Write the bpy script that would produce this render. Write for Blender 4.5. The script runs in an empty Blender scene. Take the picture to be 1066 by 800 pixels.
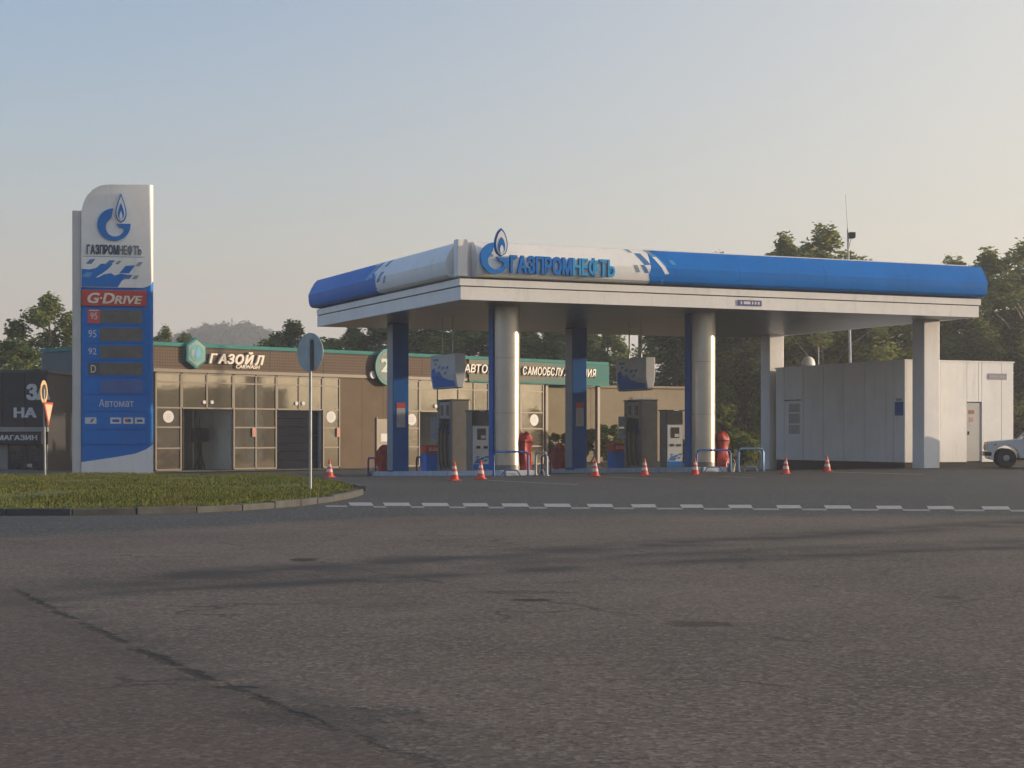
import bpy, bmesh, math, random
from mathutils import Vector, Matrix, noise as mnoise

random.seed(7)
R = math.radians
sc = bpy.context.scene
COL = sc.collection

# ------------------------------------------------------------------ camera
F = 1800.0            # focal length in photo pixels (photo 1066 x 800)
CX, HY = 533.0, 454.0 # principal column, horizon row
EYE = 1.2
cam = bpy.data.cameras.new('camera')
cam.sensor_width = 36.0
cam.lens = 36.0 * F / 1066.0
cam.shift_y = (HY - 400.0) / 1066.0
cam.clip_start = 0.1
cam.clip_end = 6000
camo = bpy.data.objects.new('camera', cam)
COL.objects.link(camo)
camo.location = (0, 0, EYE)
camo.rotation_euler = (R(90), 0, 0)
sc.camera = camo

# ------------------------------------------------------------------ light
SUN_EL = R(6.5)
SUN_AZ = R(82.0)       # clockwise from +Y (the viewing direction)
world = bpy.data.worlds.new('World')
sc.world = world
world.use_nodes = True
wn = world.node_tree
bg = wn.nodes['Background']
sky = wn.nodes.new('ShaderNodeTexSky')
sky.sky_type = 'NISHITA'
sky.sun_disc = False
sky.sun_elevation = SUN_EL
sky.sun_rotation = SUN_AZ
sky.altitude = 0
sky.air_density = 1.0
sky.dust_density = 1.5
sky.ozone_density = 3.0
bg.inputs['Strength'].default_value = 0.12
# evening haze in the sky: thicker low down and towards the sun
def wmath(op, a, b=None, cl=False):
    n = wn.nodes.new('ShaderNodeMath')
    n.operation = op
    n.use_clamp = cl
    for i, x in enumerate((a, b)):
        if x is None:
            continue
        if isinstance(x, (int, float)):
            n.inputs[i].default_value = x
        else:
            wn.links.new(x, n.inputs[i])
    return n.outputs[0]
def wmix(fac, a, b):
    n = wn.nodes.new('ShaderNodeMix')
    n.data_type = 'RGBA'
    wn.links.new(fac, n.inputs[0])
    for i, x in ((6, a), (7, b)):
        if isinstance(x, tuple):
            n.inputs[i].default_value = (*x, 1)
        else:
            wn.links.new(x, n.inputs[i])
    return n.outputs[2]
wco = wn.nodes.new('ShaderNodeTexCoord').outputs['Generated']
wdot = wn.nodes.new('ShaderNodeVectorMath')
wdot.operation = 'DOT_PRODUCT'
wn.links.new(wco, wdot.inputs[0])
wdot.inputs[1].default_value = (math.sin(SUN_AZ) * math.cos(SUN_EL), math.cos(SUN_AZ) * math.cos(SUN_EL), math.sin(SUN_EL))
wsep = wn.nodes.new('ShaderNodeSeparateXYZ')
wn.links.new(wco, wsep.inputs[0])
elev = wmath('MULTIPLY', wmath('ARCSINE', wsep.outputs[2]), 180 / math.pi)
low = wmath('EXPONENT', wmath('MULTIPLY', wmath('MAXIMUM', wmath('SUBTRACT', elev, 3.0), 0.0), -1 / 8.0))
mr = wn.nodes.new('ShaderNodeMapRange')
mr.interpolation_type = 'SMOOTHSTEP'
wn.links.new(wdot.outputs['Value'], mr.inputs['Value'])
mr.inputs['From Min'].default_value = -0.22
mr.inputs['From Max'].default_value = 0.95
sunward = mr.outputs['Result']
kh = wmath('SUBTRACT', 1.0, wmath('MULTIPLY', wmath('SUBTRACT', 1.0, low), wmath('SUBTRACT', 1.0, sunward)))
HZ = 1 / (0.12 * 2 ** 1.2)
hz_col = wmix(sunward, tuple(c * HZ for c in (0.58, 0.52, 0.455)), tuple(c * HZ for c in (1.07, 0.965, 0.775)))
wgain = wn.nodes.new('ShaderNodeVectorMath')
wgain.operation = 'MULTIPLY'
wn.links.new(sky.outputs['Color'], wgain.inputs[0])
wgain.inputs[1].default_value = (1.24, 1.22, 1.26)
wn.links.new(wmix(kh, wgain.outputs[0], hz_col), bg.inputs['Color'])
sun = bpy.data.lights.new('sun', 'SUN')
sun.energy = 3.0
sun.angle = R(0.6)
sun.color = (1.0, 0.78, 0.55)
suno = bpy.data.objects.new('sun', sun)
COL.objects.link(suno)
sdir = Vector((math.sin(SUN_AZ) * math.cos(SUN_EL), math.cos(SUN_AZ) * math.cos(SUN_EL), math.sin(SUN_EL)))
suno.rotation_euler = sdir.to_track_quat('Z', 'Y').to_euler()
suno.location = sdir * 60

vs = sc.view_settings
vs.view_transform = 'Standard'
vs.look = 'None'
vs.gamma = 1.0
vs.use_curve_mapping = False
vs.exposure = 1.2
sc.render.engine = 'CYCLES'
sc.cycles.use_denoising = True
sc.cycles.max_bounces = 5
sc.cycles.diffuse_bounces = 3
sc.cycles.adaptive_threshold = 0.03
sc.cycles.caustics_reflective = False
sc.cycles.caustics_refractive = False
sc.cycles.transparent_max_bounces = 12
sc.cycles.volume_bounces = 0

# ------------------------------------------------------------------ frame of the station and the ground
ALPHA = R(24.0)
UX, UY = math.cos(ALPHA), math.sin(ALPHA)
VX, VY = -UY, UX
C0 = (-1.5, 50.56)     # near corner of the canopy on plan
CL, CD = 18.85, 13.8   # canopy length and depth

def clamp(x, a, b):
    return max(a, min(b, x))

def uv_of(x, y):
    dx, dy = x - C0[0], y - C0[1]
    return dx * UX + dy * UY, dx * VX + dy * VY

def xy_of(u, v):
    return C0[0] + u * UX + v * VX, C0[1] + u * UY + v * VY

def gz(x, y):          # the forecourt drains gently to the back
    u, v = uv_of(x, y)
    f = clamp((u + 10) / 5, 0, 1) * clamp((45 - u) / 15, 0, 1)
    return f * (-0.022 * clamp(v - 1, 0, 13) + 0.007 * clamp(u - 2.5, 0, 18) * clamp((v + 4) / 5, 0, 1))

def gpx(px, py, z=0.0):   # the ground point seen at a photo pixel
    d = (EYE - z) * F / (py - HY)
    return Vector(((px - CX) / F * d, d, z))

def ppx(px, py, d):       # the point seen at a photo pixel, d metres away
    return Vector(((px - CX) / F * d, d, EYE - (py - HY) * d / F))

# ------------------------------------------------------------------ materials
def nn(nt, typ, **kw):
    n = nt.nodes.new(typ)
    for k, v in kw.items():
        setattr(n, k, v)
    return n

def math_(nt, op, a, b=None, c=None, cl=False):
    n = nt.nodes.new('ShaderNodeMath')
    n.operation = op
    n.use_clamp = cl
    for i, x in enumerate((a, b, c)):
        if x is None:
            continue
        if isinstance(x, (int, float)):
            n.inputs[i].default_value = x
        else:
            nt.links.new(x, n.inputs[i])
    return n.outputs[0]

def mixc(nt, fac, a, b, typ='MIX'):
    n = nt.nodes.new('ShaderNodeMix')
    n.data_type = 'RGBA'
    n.blend_type = typ
    if isinstance(fac, (int, float)):
        n.inputs[0].default_value = fac
    else:
        nt.links.new(fac, n.inputs[0])
    for i, x in ((6, a), (7, b)):
        if isinstance(x, (tuple, list)):
            n.inputs[i].default_value = (*x[:3], 1)
        else:
            nt.links.new(x, n.inputs[i])
    return n.outputs[2]

def noise(nt, vec, scale, detail=4, rough=0.55):
    n = nt.nodes.new('ShaderNodeTexNoise')
    n.inputs['Scale'].default_value = scale
    n.inputs['Detail'].default_value = detail
    n.inputs['Roughness'].default_value = rough
    if vec is not None:
        nt.links.new(vec, n.inputs['Vector'])
    return n.outputs['Fac']

def smooth(nt, x, lo, hi):
    n = nt.nodes.new('ShaderNodeMapRange')
    n.interpolation_type = 'SMOOTHSTEP'
    nt.links.new(x, n.inputs['Value'])
    n.inputs['From Min'].default_value = lo
    n.inputs['From Max'].default_value = hi
    return n.outputs['Result']

MATS = {}
def mat(name, col, rough=0.5, metal=0.0, var=0.12, vscale=2.0, dirt=0.0, bump=0.0, bscale=40.0, spec=0.5, coat=0.0):
    if name in MATS:
        return MATS[name]
    m = bpy.data.materials.new(name)
    m.use_nodes = True
    nt = m.node_tree
    b = nt.nodes['Principled BSDF']
    pos = nn(nt, 'ShaderNodeNewGeometry').outputs['Position']
    f = noise(nt, pos, vscale, 5)
    f2 = noise(nt, pos, vscale * 9, 3)
    k = math_(nt, 'ADD', math_(nt, 'MULTIPLY', f, 0.7), math_(nt, 'MULTIPLY', f2, 0.3))
    lo = tuple(c * (1 - var) for c in col)
    hi = tuple(min(1, c * (1 + var)) for c in col)
    c = mixc(nt, smooth(nt, k, 0.3, 0.7), lo, hi)
    if dirt:
        mp = nn(nt, 'ShaderNodeMapping')
        mp.inputs['Scale'].default_value = (3.0, 3.0, 0.35)
        nt.links.new(pos, mp.inputs['Vector'])
        st = smooth(nt, noise(nt, mp.outputs['Vector'], 1.6, 6, 0.65), 0.5, 0.8)
        c = mixc(nt, math_(nt, 'MULTIPLY', st, dirt), c, (0.16, 0.14, 0.12))
    nt.links.new(c, b.inputs['Base Color'])
    r = math_(nt, 'ADD', math_(nt, 'MULTIPLY', f2, 0.16), max(0.0, rough - 0.08), cl=True)
    nt.links.new(r, b.inputs['Roughness'])
    b.inputs['Metallic'].default_value = metal
    b.inputs['Specular IOR Level'].default_value = spec
    b.inputs['Coat Weight'].default_value = coat
    if bump:
        bn = nn(nt, 'ShaderNodeBump')
        bn.inputs['Strength'].default_value = bump
        bn.inputs['Distance'].default_value = 0.02
        nt.links.new(noise(nt, pos, bscale, 4), bn.inputs['Height'])
        nt.links.new(bn.outputs['Normal'], b.inputs['Normal'])
    MATS[name] = m
    return m

WHITE = mat('white_panel', (0.85, 0.84, 0.83), 0.45, var=0.05, vscale=0.8, dirt=0.2)
FASCIA = mat('fascia_white', (0.80, 0.79, 0.77), 0.4, var=0.05, vscale=0.7, dirt=0.2)
SOFFIT = mat('soffit_panel', (0.24, 0.26, 0.28), 0.34, var=0.05, vscale=0.5, spec=0.3)
BLUE = mat('blue_panel', (0.001, 0.16, 0.55), 0.42, var=0.1, vscale=0.7, dirt=0.03, spec=0.15)
BLUE_D = mat('blue_column', (0.002, 0.11, 0.38), 0.5, var=0.12, vscale=1.2, dirt=0.05, spec=0.15)
BLUE_RAIL = mat('blue_rail', (0.006, 0.075, 0.30), 0.4, var=0.2, vscale=6, dirt=0.15)
LIGHTBLUE = mat('light_blue', (0.05, 0.30, 0.58), 0.4, var=0.1)
MIDBLUE = mat('mid_blue', (0.03, 0.17, 0.42), 0.4, var=0.1)
GREYBLUE = mat('grey_blue', (0.22, 0.28, 0.34), 0.4, var=0.1)
STEEL = mat('brushed_steel', (0.46, 0.425, 0.37), 0.32, metal=0.85, var=0.08, vscale=1.5)
STEEL_D = mat('dull_steel', (0.17, 0.165, 0.155), 0.42, metal=0.35, var=0.12, vscale=3, dirt=0.2)
GALV = mat('galvanised', (0.42, 0.43, 0.43), 0.5, metal=0.6, var=0.15, vscale=6)
RED = mat('red_panel', (0.52, 0.045, 0.025), 0.45, var=0.1)
RED_BAG = mat('red_bag', (0.42, 0.022, 0.012), 0.5, var=0.3, vscale=6, bump=0.6, bscale=9)
CONE_RED = mat('cone_red', (0.62, 0.05, 0.025), 0.55, var=0.15, vscale=8, dirt=0.15)
CONE_WHITE = mat('cone_white', (0.58, 0.52, 0.47), 0.5, var=0.1)
BLACK = mat('black_trim', (0.02, 0.02, 0.022), 0.5, var=0.2)
DARK = mat('dark_grey', (0.055, 0.057, 0.062), 0.4, var=0.15)
SCREEN = mat('dark_screen', (0.03, 0.032, 0.036), 0.2, var=0.2, vscale=4, spec=0.4)
DISPLAY = mat('price_display', (0.09, 0.09, 0.085), 0.25, var=0.25, vscale=3)
TEAL = mat('teal_trim', (0.07, 0.25, 0.23), 0.75, var=0.12, vscale=1.0, dirt=0.12, spec=0.1)
TEAL_D = mat('teal_deep', (0.025, 0.28, 0.26), 0.35, var=0.2, vscale=3)
BROWN = mat('brown_panel', (0.165, 0.122, 0.084), 0.75, var=0.12, vscale=1.2, dirt=0.15, spec=0.12)
TAN = mat('tan_frame', (0.20, 0.16, 0.115), 0.5, var=0.1, vscale=2, dirt=0.1)
CREAM = mat('cream_letters', (0.78, 0.70, 0.60), 0.45, var=0.05)
BEIGE = mat('beige_render', (0.40, 0.32, 0.21), 0.85, var=0.1, vscale=0.6, dirt=0.12, bump=0.2)
KERBW = mat('island_kerb', (0.50, 0.54, 0.58), 0.75, var=0.15, vscale=3, dirt=0.45)
CONCRETE = mat('concrete', (0.075, 0.077, 0.076), 0.9, var=0.25, vscale=3, dirt=0.2, bump=0.5)
INTERIOR = mat('interior_wall', (0.42, 0.46, 0.48), 0.6, var=0.15, vscale=1)
CHARCOAL = mat('charcoal_cladding', (0.032, 0.031, 0.034), 0.6, var=0.15, vscale=1, dirt=0.1)
SHOPGREY = mat('shop_wall', (0.23, 0.22, 0.20), 0.8, var=0.12, vscale=1, dirt=0.2, bump=0.2)
PALE = mat('pale_letters', (0.62, 0.62, 0.62), 0.5, var=0.05)
NOTICE = mat('notice_paper', (0.45, 0.44, 0.44), 0.6, var=0.12, vscale=12)
SIGNBACK = mat('sign_back', (0.36, 0.41, 0.43), 0.5, var=0.15, vscale=5)
SIGNPOLE = mat('sign_pole', (0.33, 0.34, 0.35), 0.5, metal=0.4, var=0.15, vscale=5)
ORANGE = mat('sign_red', (0.55, 0.10, 0.05), 0.4, var=0.1)
SIGNW = mat('sign_white', (0.75, 0.55, 0.40), 0.4, var=0.1)
PAINT = mat('road_paint', (0.36, 0.36, 0.355), 0.85, var=0.25, vscale=8, dirt=0.4)
PAINT_OLD = mat('worn_paint', (0.20, 0.19, 0.18), 0.85, var=0.3, vscale=5, dirt=0.5)
PAINT_LOW = mat('scuffed_paint', (0.24, 0.24, 0.24), 0.85, var=0.25, vscale=6, dirt=0.5)
SIGNBLUE = mat('sign_blue', (0.004, 0.17, 0.55), 0.45, var=0.06, spec=0.2)
SIGNSKY = mat('sign_sky', (0.03, 0.34, 0.70), 0.45, var=0.06, spec=0.2)
CARPAINT = mat('car_white', (0.55, 0.56, 0.57), 0.3, var=0.05, dirt=0.12, coat=0.4)
TYRE = mat('tyre', (0.025, 0.025, 0.026), 0.85, var=0.2)
RIM = mat('wheel_rim', (0.32, 0.32, 0.32), 0.4, metal=0.6, var=0.15)
BARK = mat('bark', (0.07, 0.055, 0.042), 0.95, var=0.35, vscale=5, bump=0.6, bscale=12)
BIRCHBARK = mat('birch_bark', (0.36, 0.34, 0.30), 0.9, var=0.4, vscale=5)
GLASSCAR = mat('car_glass', (0.05, 0.08, 0.13), 0.06, var=0.1, spec=0.9)
HOSE = mat('hose', (0.045, 0.04, 0.035), 0.55, var=0.2)
HOSE_Y = mat('hose_tan', (0.26, 0.18, 0.08), 0.5, var=0.2)
LAMP = mat('headlamp', (0.5, 0.5, 0.48), 0.12, var=0.05)
AMBER = mat('indicator', (0.5, 0.16, 0.02), 0.3, var=0.05)
ROOFDARK = mat('roof_felt', (0.10, 0.10, 0.10), 0.9, var=0.2)
DIRT = mat('bare_dirt', (0.15, 0.11, 0.07), 0.95, var=0.25, vscale=3, bump=0.4)

def pane_mat():
    m = bpy.data.materials.new('tinted_glass')
    m.use_nodes = True
    nt = m.node_tree
    b = nt.nodes['Principled BSDF']
    pos = nn(nt, 'ShaderNodeNewGeometry').outputs['Position']
    rnd = nn(nt, 'ShaderNodeObjectInfo').outputs['Random']
    f = noise(nt, pos, 0.9, 4)
    c = mixc(nt, smooth(nt, f, 0.3, 0.75), (0.44, 0.375, 0.27), (0.62, 0.53, 0.38))
    c = mixc(nt, math_(nt, 'MULTIPLY', rnd, 0.5), c, (0.50, 0.43, 0.30))
    nt.links.new(c, b.inputs['Base Color'])
    b.inputs['Roughness'].default_value = 0.06
    b.inputs['Metallic'].default_value = 0.82
    b.inputs['Specular IOR Level'].default_value = 0.9
    b.inputs['IOR'].default_value = 1.55
    bn = nn(nt, 'ShaderNodeBump')
    bn.inputs['Strength'].default_value = 0.05
    bn.inputs['Distance'].default_value = 0.05
    nt.links.new(noise(nt, pos, 1.3, 2), bn.inputs['Height'])
    nt.links.new(bn.outputs['Normal'], b.inputs['Normal'])
    return m
PANE = pane_mat()

def weave_mat():          # brown perforated cladding: a fine diagonal mesh
    m = bpy.data.materials.new('perforated_brown')
    m.use_nodes = True
    nt = m.node_tree
    b = nt.nodes['Principled BSDF']
    co = nn(nt, 'ShaderNodeTexCoord').outputs['Object']
    sp = nn(nt, 'ShaderNodeSeparateXYZ')
    nt.links.new(co, sp.inputs[0])
    a = math_(nt, 'SINE', math_(nt, 'MULTIPLY', math_(nt, 'ADD', sp.outputs[0], sp.outputs[2]), 26.0))
    c_ = math_(nt, 'SINE', math_(nt, 'MULTIPLY', math_(nt, 'SUBTRACT', sp.outputs[0], sp.outputs[2]), 26.0))
    k = smooth(nt, math_(nt, 'MULTIPLY', a, c_), -0.2, 0.5)
    nz = noise(nt, co, 1.2, 4)
    base = mixc(nt, nz, (0.15, 0.112, 0.085), (0.205, 0.155, 0.118))
    nt.links.new(mixc(nt, math_(nt, 'MULTIPLY', k, 0.6), base, (0.07, 0.05, 0.04)), b.inputs['Base Color'])
    b.inputs['Roughness'].default_value = 0.8
    b.inputs['Specular IOR Level'].default_value = 0.1
    return m
WEAVE = weave_mat()

def band_mat():           # the wash's cream-to-teal printed fascia
    m = bpy.data.materials.new('printed_fascia')
    m.use_nodes = True
    nt = m.node_tree
    b = nt.nodes['Principled BSDF']
    co = nn(nt, 'ShaderNodeTexCoord').outputs['Generated']
    sp = nn(nt, 'ShaderNodeSeparateXYZ')
    nt.links.new(co, sp.inputs[0])
    k = smooth(nt, math_(nt, 'ADD', sp.outputs[0], math_(nt, 'MULTIPLY', math_(nt, 'SUBTRACT', noise(nt, co, 4.0, 4), 0.5), 0.8)), 0.25, 1.0)
    nt.links.new(mixc(nt, k, (0.25, 0.24, 0.19), (0.085, 0.22, 0.205)), b.inputs['Base Color'])
    b.inputs['Roughness'].default_value = 0.8
    b.inputs['Specular IOR Level'].default_value = 0.08
    return m
BAND = band_mat()

def fit_quad(pts):        # least-squares Y = a + bX + cX^2
    import numpy as np
    A = np.array([[1, p[0], p[0] ** 2] for p in pts])
    return np.linalg.lstsq(A, np.array([p[1] for p in pts]), rcond=None)[0].tolist()

def asphalt_mat():
    m = bpy.data.materials.new('asphalt')
    m.use_nodes = True
    nt = m.node_tree
    b = nt.nodes['Principled BSDF']
    pos = nn(nt, 'ShaderNodeNewGeometry').outputs['Position']
    sp = nn(nt, 'ShaderNodeSeparateXYZ')
    nt.links.new(pos, sp.inputs[0])
    X, Y = sp.outputs[0], sp.outputs[1]
    big = noise(nt, pos, 0.22, 5)
    mid = noise(nt, pos, 1.7, 5)
    fine = noise(nt, pos, 30.0, 4, 0.75)
    vor = nn(nt, 'ShaderNodeTexVoronoi')
    vor.inputs['Scale'].default_value = 44.0
    nt.links.new(pos, vor.inputs['Vector'])
    sepc = nn(nt, 'ShaderNodeSeparateColor')
    nt.links.new(vor.outputs['Color'], sepc.inputs[0])
    stone = sepc.outputs[0]
    near = mixc(nt, smooth(nt, big, 0.3, 0.7), (0.120, 0.092, 0.072), (0.182, 0.141, 0.110))
    far = mixc(nt, smooth(nt, big, 0.3, 0.7), (0.040, 0.050, 0.056), (0.054, 0.066, 0.072))
    # darker, bluer asphalt from the hump line back
    dn = math_(nt, 'MULTIPLY', math_(nt, 'SUBTRACT', noise(nt, pos, 0.35, 4), 0.5), 2.2)
    edge = math_(nt, 'ADD', math_(nt, 'ADD', Y, math_(nt, 'MULTIPLY', math_(nt, 'MAXIMUM', math_(nt, 'SUBTRACT', -1.5, X), 0.0), 1.2)), dn)
    kf = smooth(nt, edge, 24.8, 27.0)
    c = mixc(nt, kf, near, far)
    c = mixc(nt, smooth(nt, mid, 0.35, 0.75), mixc(nt, 0.22, c, (0.05, 0.046, 0.042)), c)
    # aggregate
    c = mixc(nt, math_(nt, 'MULTIPLY', smooth(nt, stone, 0.66, 0.95), 0.5), c, (0.30, 0.26, 0.22))
    c = mixc(nt, math_(nt, 'MULTIPLY', smooth(nt, stone, 0.34, 0.05), 0.55), c, (0.035, 0.032, 0.031))
    c = mixc(nt, math_(nt, 'MULTIPLY', smooth(nt, fine, 0.45, 0.7), 0.30), c, (0.04, 0.037, 0.034))
    # tyre-blackened tracks across the junction
    trk_wob = math_(nt, 'MULTIPLY', math_(nt, 'SUBTRACT', noise(nt, pos, 0.8, 3), 0.5), 0.35)
    trk_mask = smooth(nt, noise(nt, pos, 1.1, 4), 0.25, 0.6)
    pit_n = math_(nt, 'MULTIPLY', math_(nt, 'SUBTRACT', noise(nt, pos, 7.0, 4, 0.7), 0.5), 1.6)
    def track(pix, w, strength, c):
        pts = [gpx(*p) for p in pix]
        a0, a1, a2 = fit_quad([(p.x, p.y) for p in pts])
        yy = math_(nt, 'ADD', a0, math_(nt, 'MULTIPLY', X, math_(nt, 'ADD', a1, math_(nt, 'MULTIPLY', X, a2))))
        d = math_(nt, 'ABSOLUTE', math_(nt, 'ADD', math_(nt, 'SUBTRACT', Y, yy), trk_wob))
        k = math_(nt, 'MULTIPLY', smooth(nt, d, w, 0.0), trk_mask)
        lim = smooth(nt, X, -4.6, -2.6)
        return mixc(nt, math_(nt, 'MULTIPLY', math_(nt, 'MULTIPLY', k, lim), strength), c, (0.028, 0.028, 0.029))
    c = track([(15, 607), (215, 601), (400, 590), (533, 574), (783, 560), (1066, 545)], 1.3, 0.9, c)
    c = track([(40, 622), (250, 612), (450, 602), (633, 587), (928, 576)], 0.7, 0.9, c)
    c = track([(300, 598), (533, 588), (783, 573), (1000, 566)], 0.8, 0.6, c)
    # the open longitudinal joint in the near lane
    jp = [gpx(*p) for p in ((20, 617), (100, 655), (215, 709), (290, 737), (400, 778))]
    a0, a1, a2 = fit_quad([(p.y, p.x) for p in jp])
    xx = math_(nt, 'ADD', a0, math_(nt, 'MULTIPLY', Y, math_(nt, 'ADD', a1, math_(nt, 'MULTIPLY', Y, a2))))
    wob = math_(nt, 'ADD', math_(nt, 'MULTIPLY', math_(nt, 'SUBTRACT', noise(nt, pos, 3.0, 6, 0.7), 0.5), 0.26), math_(nt, 'MULTIPLY', math_(nt, 'SUBTRACT', noise(nt, pos, 17.0, 4, 0.7), 0.5), 0.14))
    dj = math_(nt, 'ABSOLUTE', math_(nt, 'ADD', math_(nt, 'SUBTRACT', X, xx), wob))
    lane = smooth(nt, math_(nt, 'ADD', math_(nt, 'SUBTRACT', X, xx), wob), 0.02, -0.10)
    c = mixc(nt, math_(nt, 'MULTIPLY', math_(nt, 'MULTIPLY', lane, smooth(nt, Y, 15.5, 12.5)), 0.42), c, (0.095, 0.066, 0.054))
    ero = math_(nt, 'MULTIPLY', smooth(nt, math_(nt, 'ABSOLUTE', math_(nt, 'SUBTRACT', math_(nt, 'SUBTRACT', X, xx), 0.30)), 0.42, 0.10), smooth(nt, noise(nt, pos, 2.2, 6, 0.7), 0.42, 0.62))
    c = mixc(nt, math_(nt, 'MULTIPLY', math_(nt, 'MULTIPLY', ero, smooth(nt, Y, 10.5, 8.0)), 0.55), c, (0.075, 0.066, 0.055))
    lim = math_(nt, 'MULTIPLY', smooth(nt, Y, 13.9, 12.8), smooth(nt, Y, 5.8, 7.4))
    jw = smooth(nt, dj, 0.06, 0.008)
    joint = math_(nt, 'MULTIPLY', math_(nt, 'MULTIPLY', jw, lim), smooth(nt, noise(nt, pos, 2.6, 4), 0.36, 0.52))
    halo = math_(nt, 'MULTIPLY', math_(nt, 'MULTIPLY', smooth(nt, dj, 0.42, 0.03), lim), smooth(nt, noise(nt, pos, 3.5, 5), 0.35, 0.7))
    c = mixc(nt, math_(nt, 'MULTIPLY', halo, 0.65), c, (0.05, 0.047, 0.043))
    c = mixc(nt, math_(nt, 'MULTIPLY', joint, 0.85), c, (0.02, 0.019, 0.018))
    # map cracking in worn areas
    wv = nn(nt, 'ShaderNodeVectorMath', operation='ADD')
    nz = nt.nodes.new('ShaderNodeTexNoise')
    nz.inputs['Scale'].default_value = 1.6
    nz.inputs['Detail'].default_value = 5
    nt.links.new(pos, nz.inputs['Vector'])
    wsc = nn(nt, 'ShaderNodeVectorMath', operation='SCALE')
    nt.links.new(nz.outputs['Color'], wsc.inputs[0])
    wsc.inputs['Scale'].default_value = 0.9
    nt.links.new(pos, wv.inputs[0])
    nt.links.new(wsc.outputs[0], wv.inputs[1])
    ve = nn(nt, 'ShaderNodeTexVoronoi', feature='DISTANCE_TO_EDGE')
    ve.inputs['Scale'].default_value = 0.55
    nt.links.new(wv.outputs[0], ve.inputs['Vector'])
    worn = math_(nt, 'MULTIPLY', smooth(nt, noise(nt, pos, 0.33, 3), 0.47, 0.60), smooth(nt, Y, 26.0, 20.0))
    mapc = math_(nt, 'MULTIPLY', smooth(nt, ve.outputs['Distance'], 0.016, 0.004), worn)
    c = mixc(nt, math_(nt, 'MULTIPLY', mapc, 0.7), c, (0.028, 0.025, 0.023))
    # oil and polish patches
    oil = smooth(nt, noise(nt, pos, 0.55, 5, 0.6), 0.56, 0.72)
    c = mixc(nt, math_(nt, 'MULTIPLY', oil, 0.35), c, (0.055, 0.047, 0.042))
    pale = smooth(nt, noise(nt, wv.outputs[0], 0.4, 4, 0.6), 0.58, 0.72)
    c = mixc(nt, math_(nt, 'MULTIPLY', math_(nt, 'MULTIPLY', pale, smooth(nt, Y, 24.0, 16.0)), 0.3), c, (0.21, 0.17, 0.135))
    # potholes and tar spots
    pit = None
    for (px, py, rx, ry, s) in ((316, 583, .17, .26, 1.0), (553, 625, .19, .12, 1.0), (724, 650, .25, .22, .6), (243, 716, .16, .06, .8),
                                (330, 745, .5, .35, .35), (985, 622, .12, .2, .5), (540, 617, .5, .18, .4), (420, 606, .4, .2, .35)):
        p = gpx(px, py)
        ex = math_(nt, 'DIVIDE', math_(nt, 'SUBTRACT', X, p.x), rx)
        ey = math_(nt, 'DIVIDE', math_(nt, 'SUBTRACT', Y, p.y), ry)
        e = math_(nt, 'SQRT', math_(nt, 'ADD', math_(nt, 'MULTIPLY', ex, ex), math_(nt, 'MULTIPLY', ey, ey)))
        e = math_(nt, 'ADD', e, pit_n)
        k = math_(nt, 'MULTIPLY', smooth(nt, e, 1.0, 0.6), s)
        pit = k if pit is None else math_(nt, 'MAXIMUM', pit, k)
    c = mixc(nt, math_(nt, 'MULTIPLY', pit, 0.95), c, (0.018, 0.017, 0.016))
    # crack branching through the far lane
    cp = [gpx(*p) for p in ((220, 563), (300, 577), (420, 600), (553, 624), (640, 638), (724, 651), (860, 670))]
    a0, a1, a2 = fit_quad([(p.x, p.y) for p in cp])
    yy = math_(nt, 'ADD', a0, math_(nt, 'MULTIPLY', X, math_(nt, 'ADD', a1, math_(nt, 'MULTIPLY', X, a2))))
    wob = math_(nt, 'MULTIPLY', math_(nt, 'SUBTRACT', noise(nt, pos, 2.0, 6, 0.7), 0.5), 0.9)
    dc = math_(nt, 'ABSOLUTE', math_(nt, 'ADD', math_(nt, 'SUBTRACT', Y, yy), wob))
    lim2 = math_(nt, 'MULTIPLY', smooth(nt, X, -3.6, -3.0), smooth(nt, X, 2.6, 1.6))
    crack = math_(nt, 'MULTIPLY', math_(nt, 'MULTIPLY', smooth(nt, dc, 0.09, 0.02), lim2), smooth(nt, noise(nt, pos, 1.3, 3), 0.42, 0.56))
    c = mixc(nt, math_(nt, 'MULTIPLY', crack, 0.6), c, (0.025, 0.024, 0.023))
    nt.links.new(c, b.inputs['Base Color'])
    nt.links.new(math_(nt, 'ADD', 0.78, math_(nt, 'MULTIPLY', fine, 0.2)), b.inputs['Roughness'])
    b.inputs['Specular IOR Level'].default_value = 0.3
    h = math_(nt, 'ADD', math_(nt, 'MULTIPLY', stone, 0.5), math_(nt, 'MULTIPLY', fine, 0.6))
    h = math_(nt, 'SUBTRACT', h, math_(nt, 'MULTIPLY', math_(nt, 'MAXIMUM', joint, pit), 3.0))
    bn = nn(nt, 'ShaderNodeBump')
    bn.inputs['Strength'].default_value = 0.7
    bn.inputs['Distance'].default_value = 0.008
    nt.links.new(h, bn.inputs['Height'])
    nt.links.new(bn.outputs['Normal'], b.inputs['Normal'])
    return m
ASPHALT = asphalt_mat()

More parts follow.
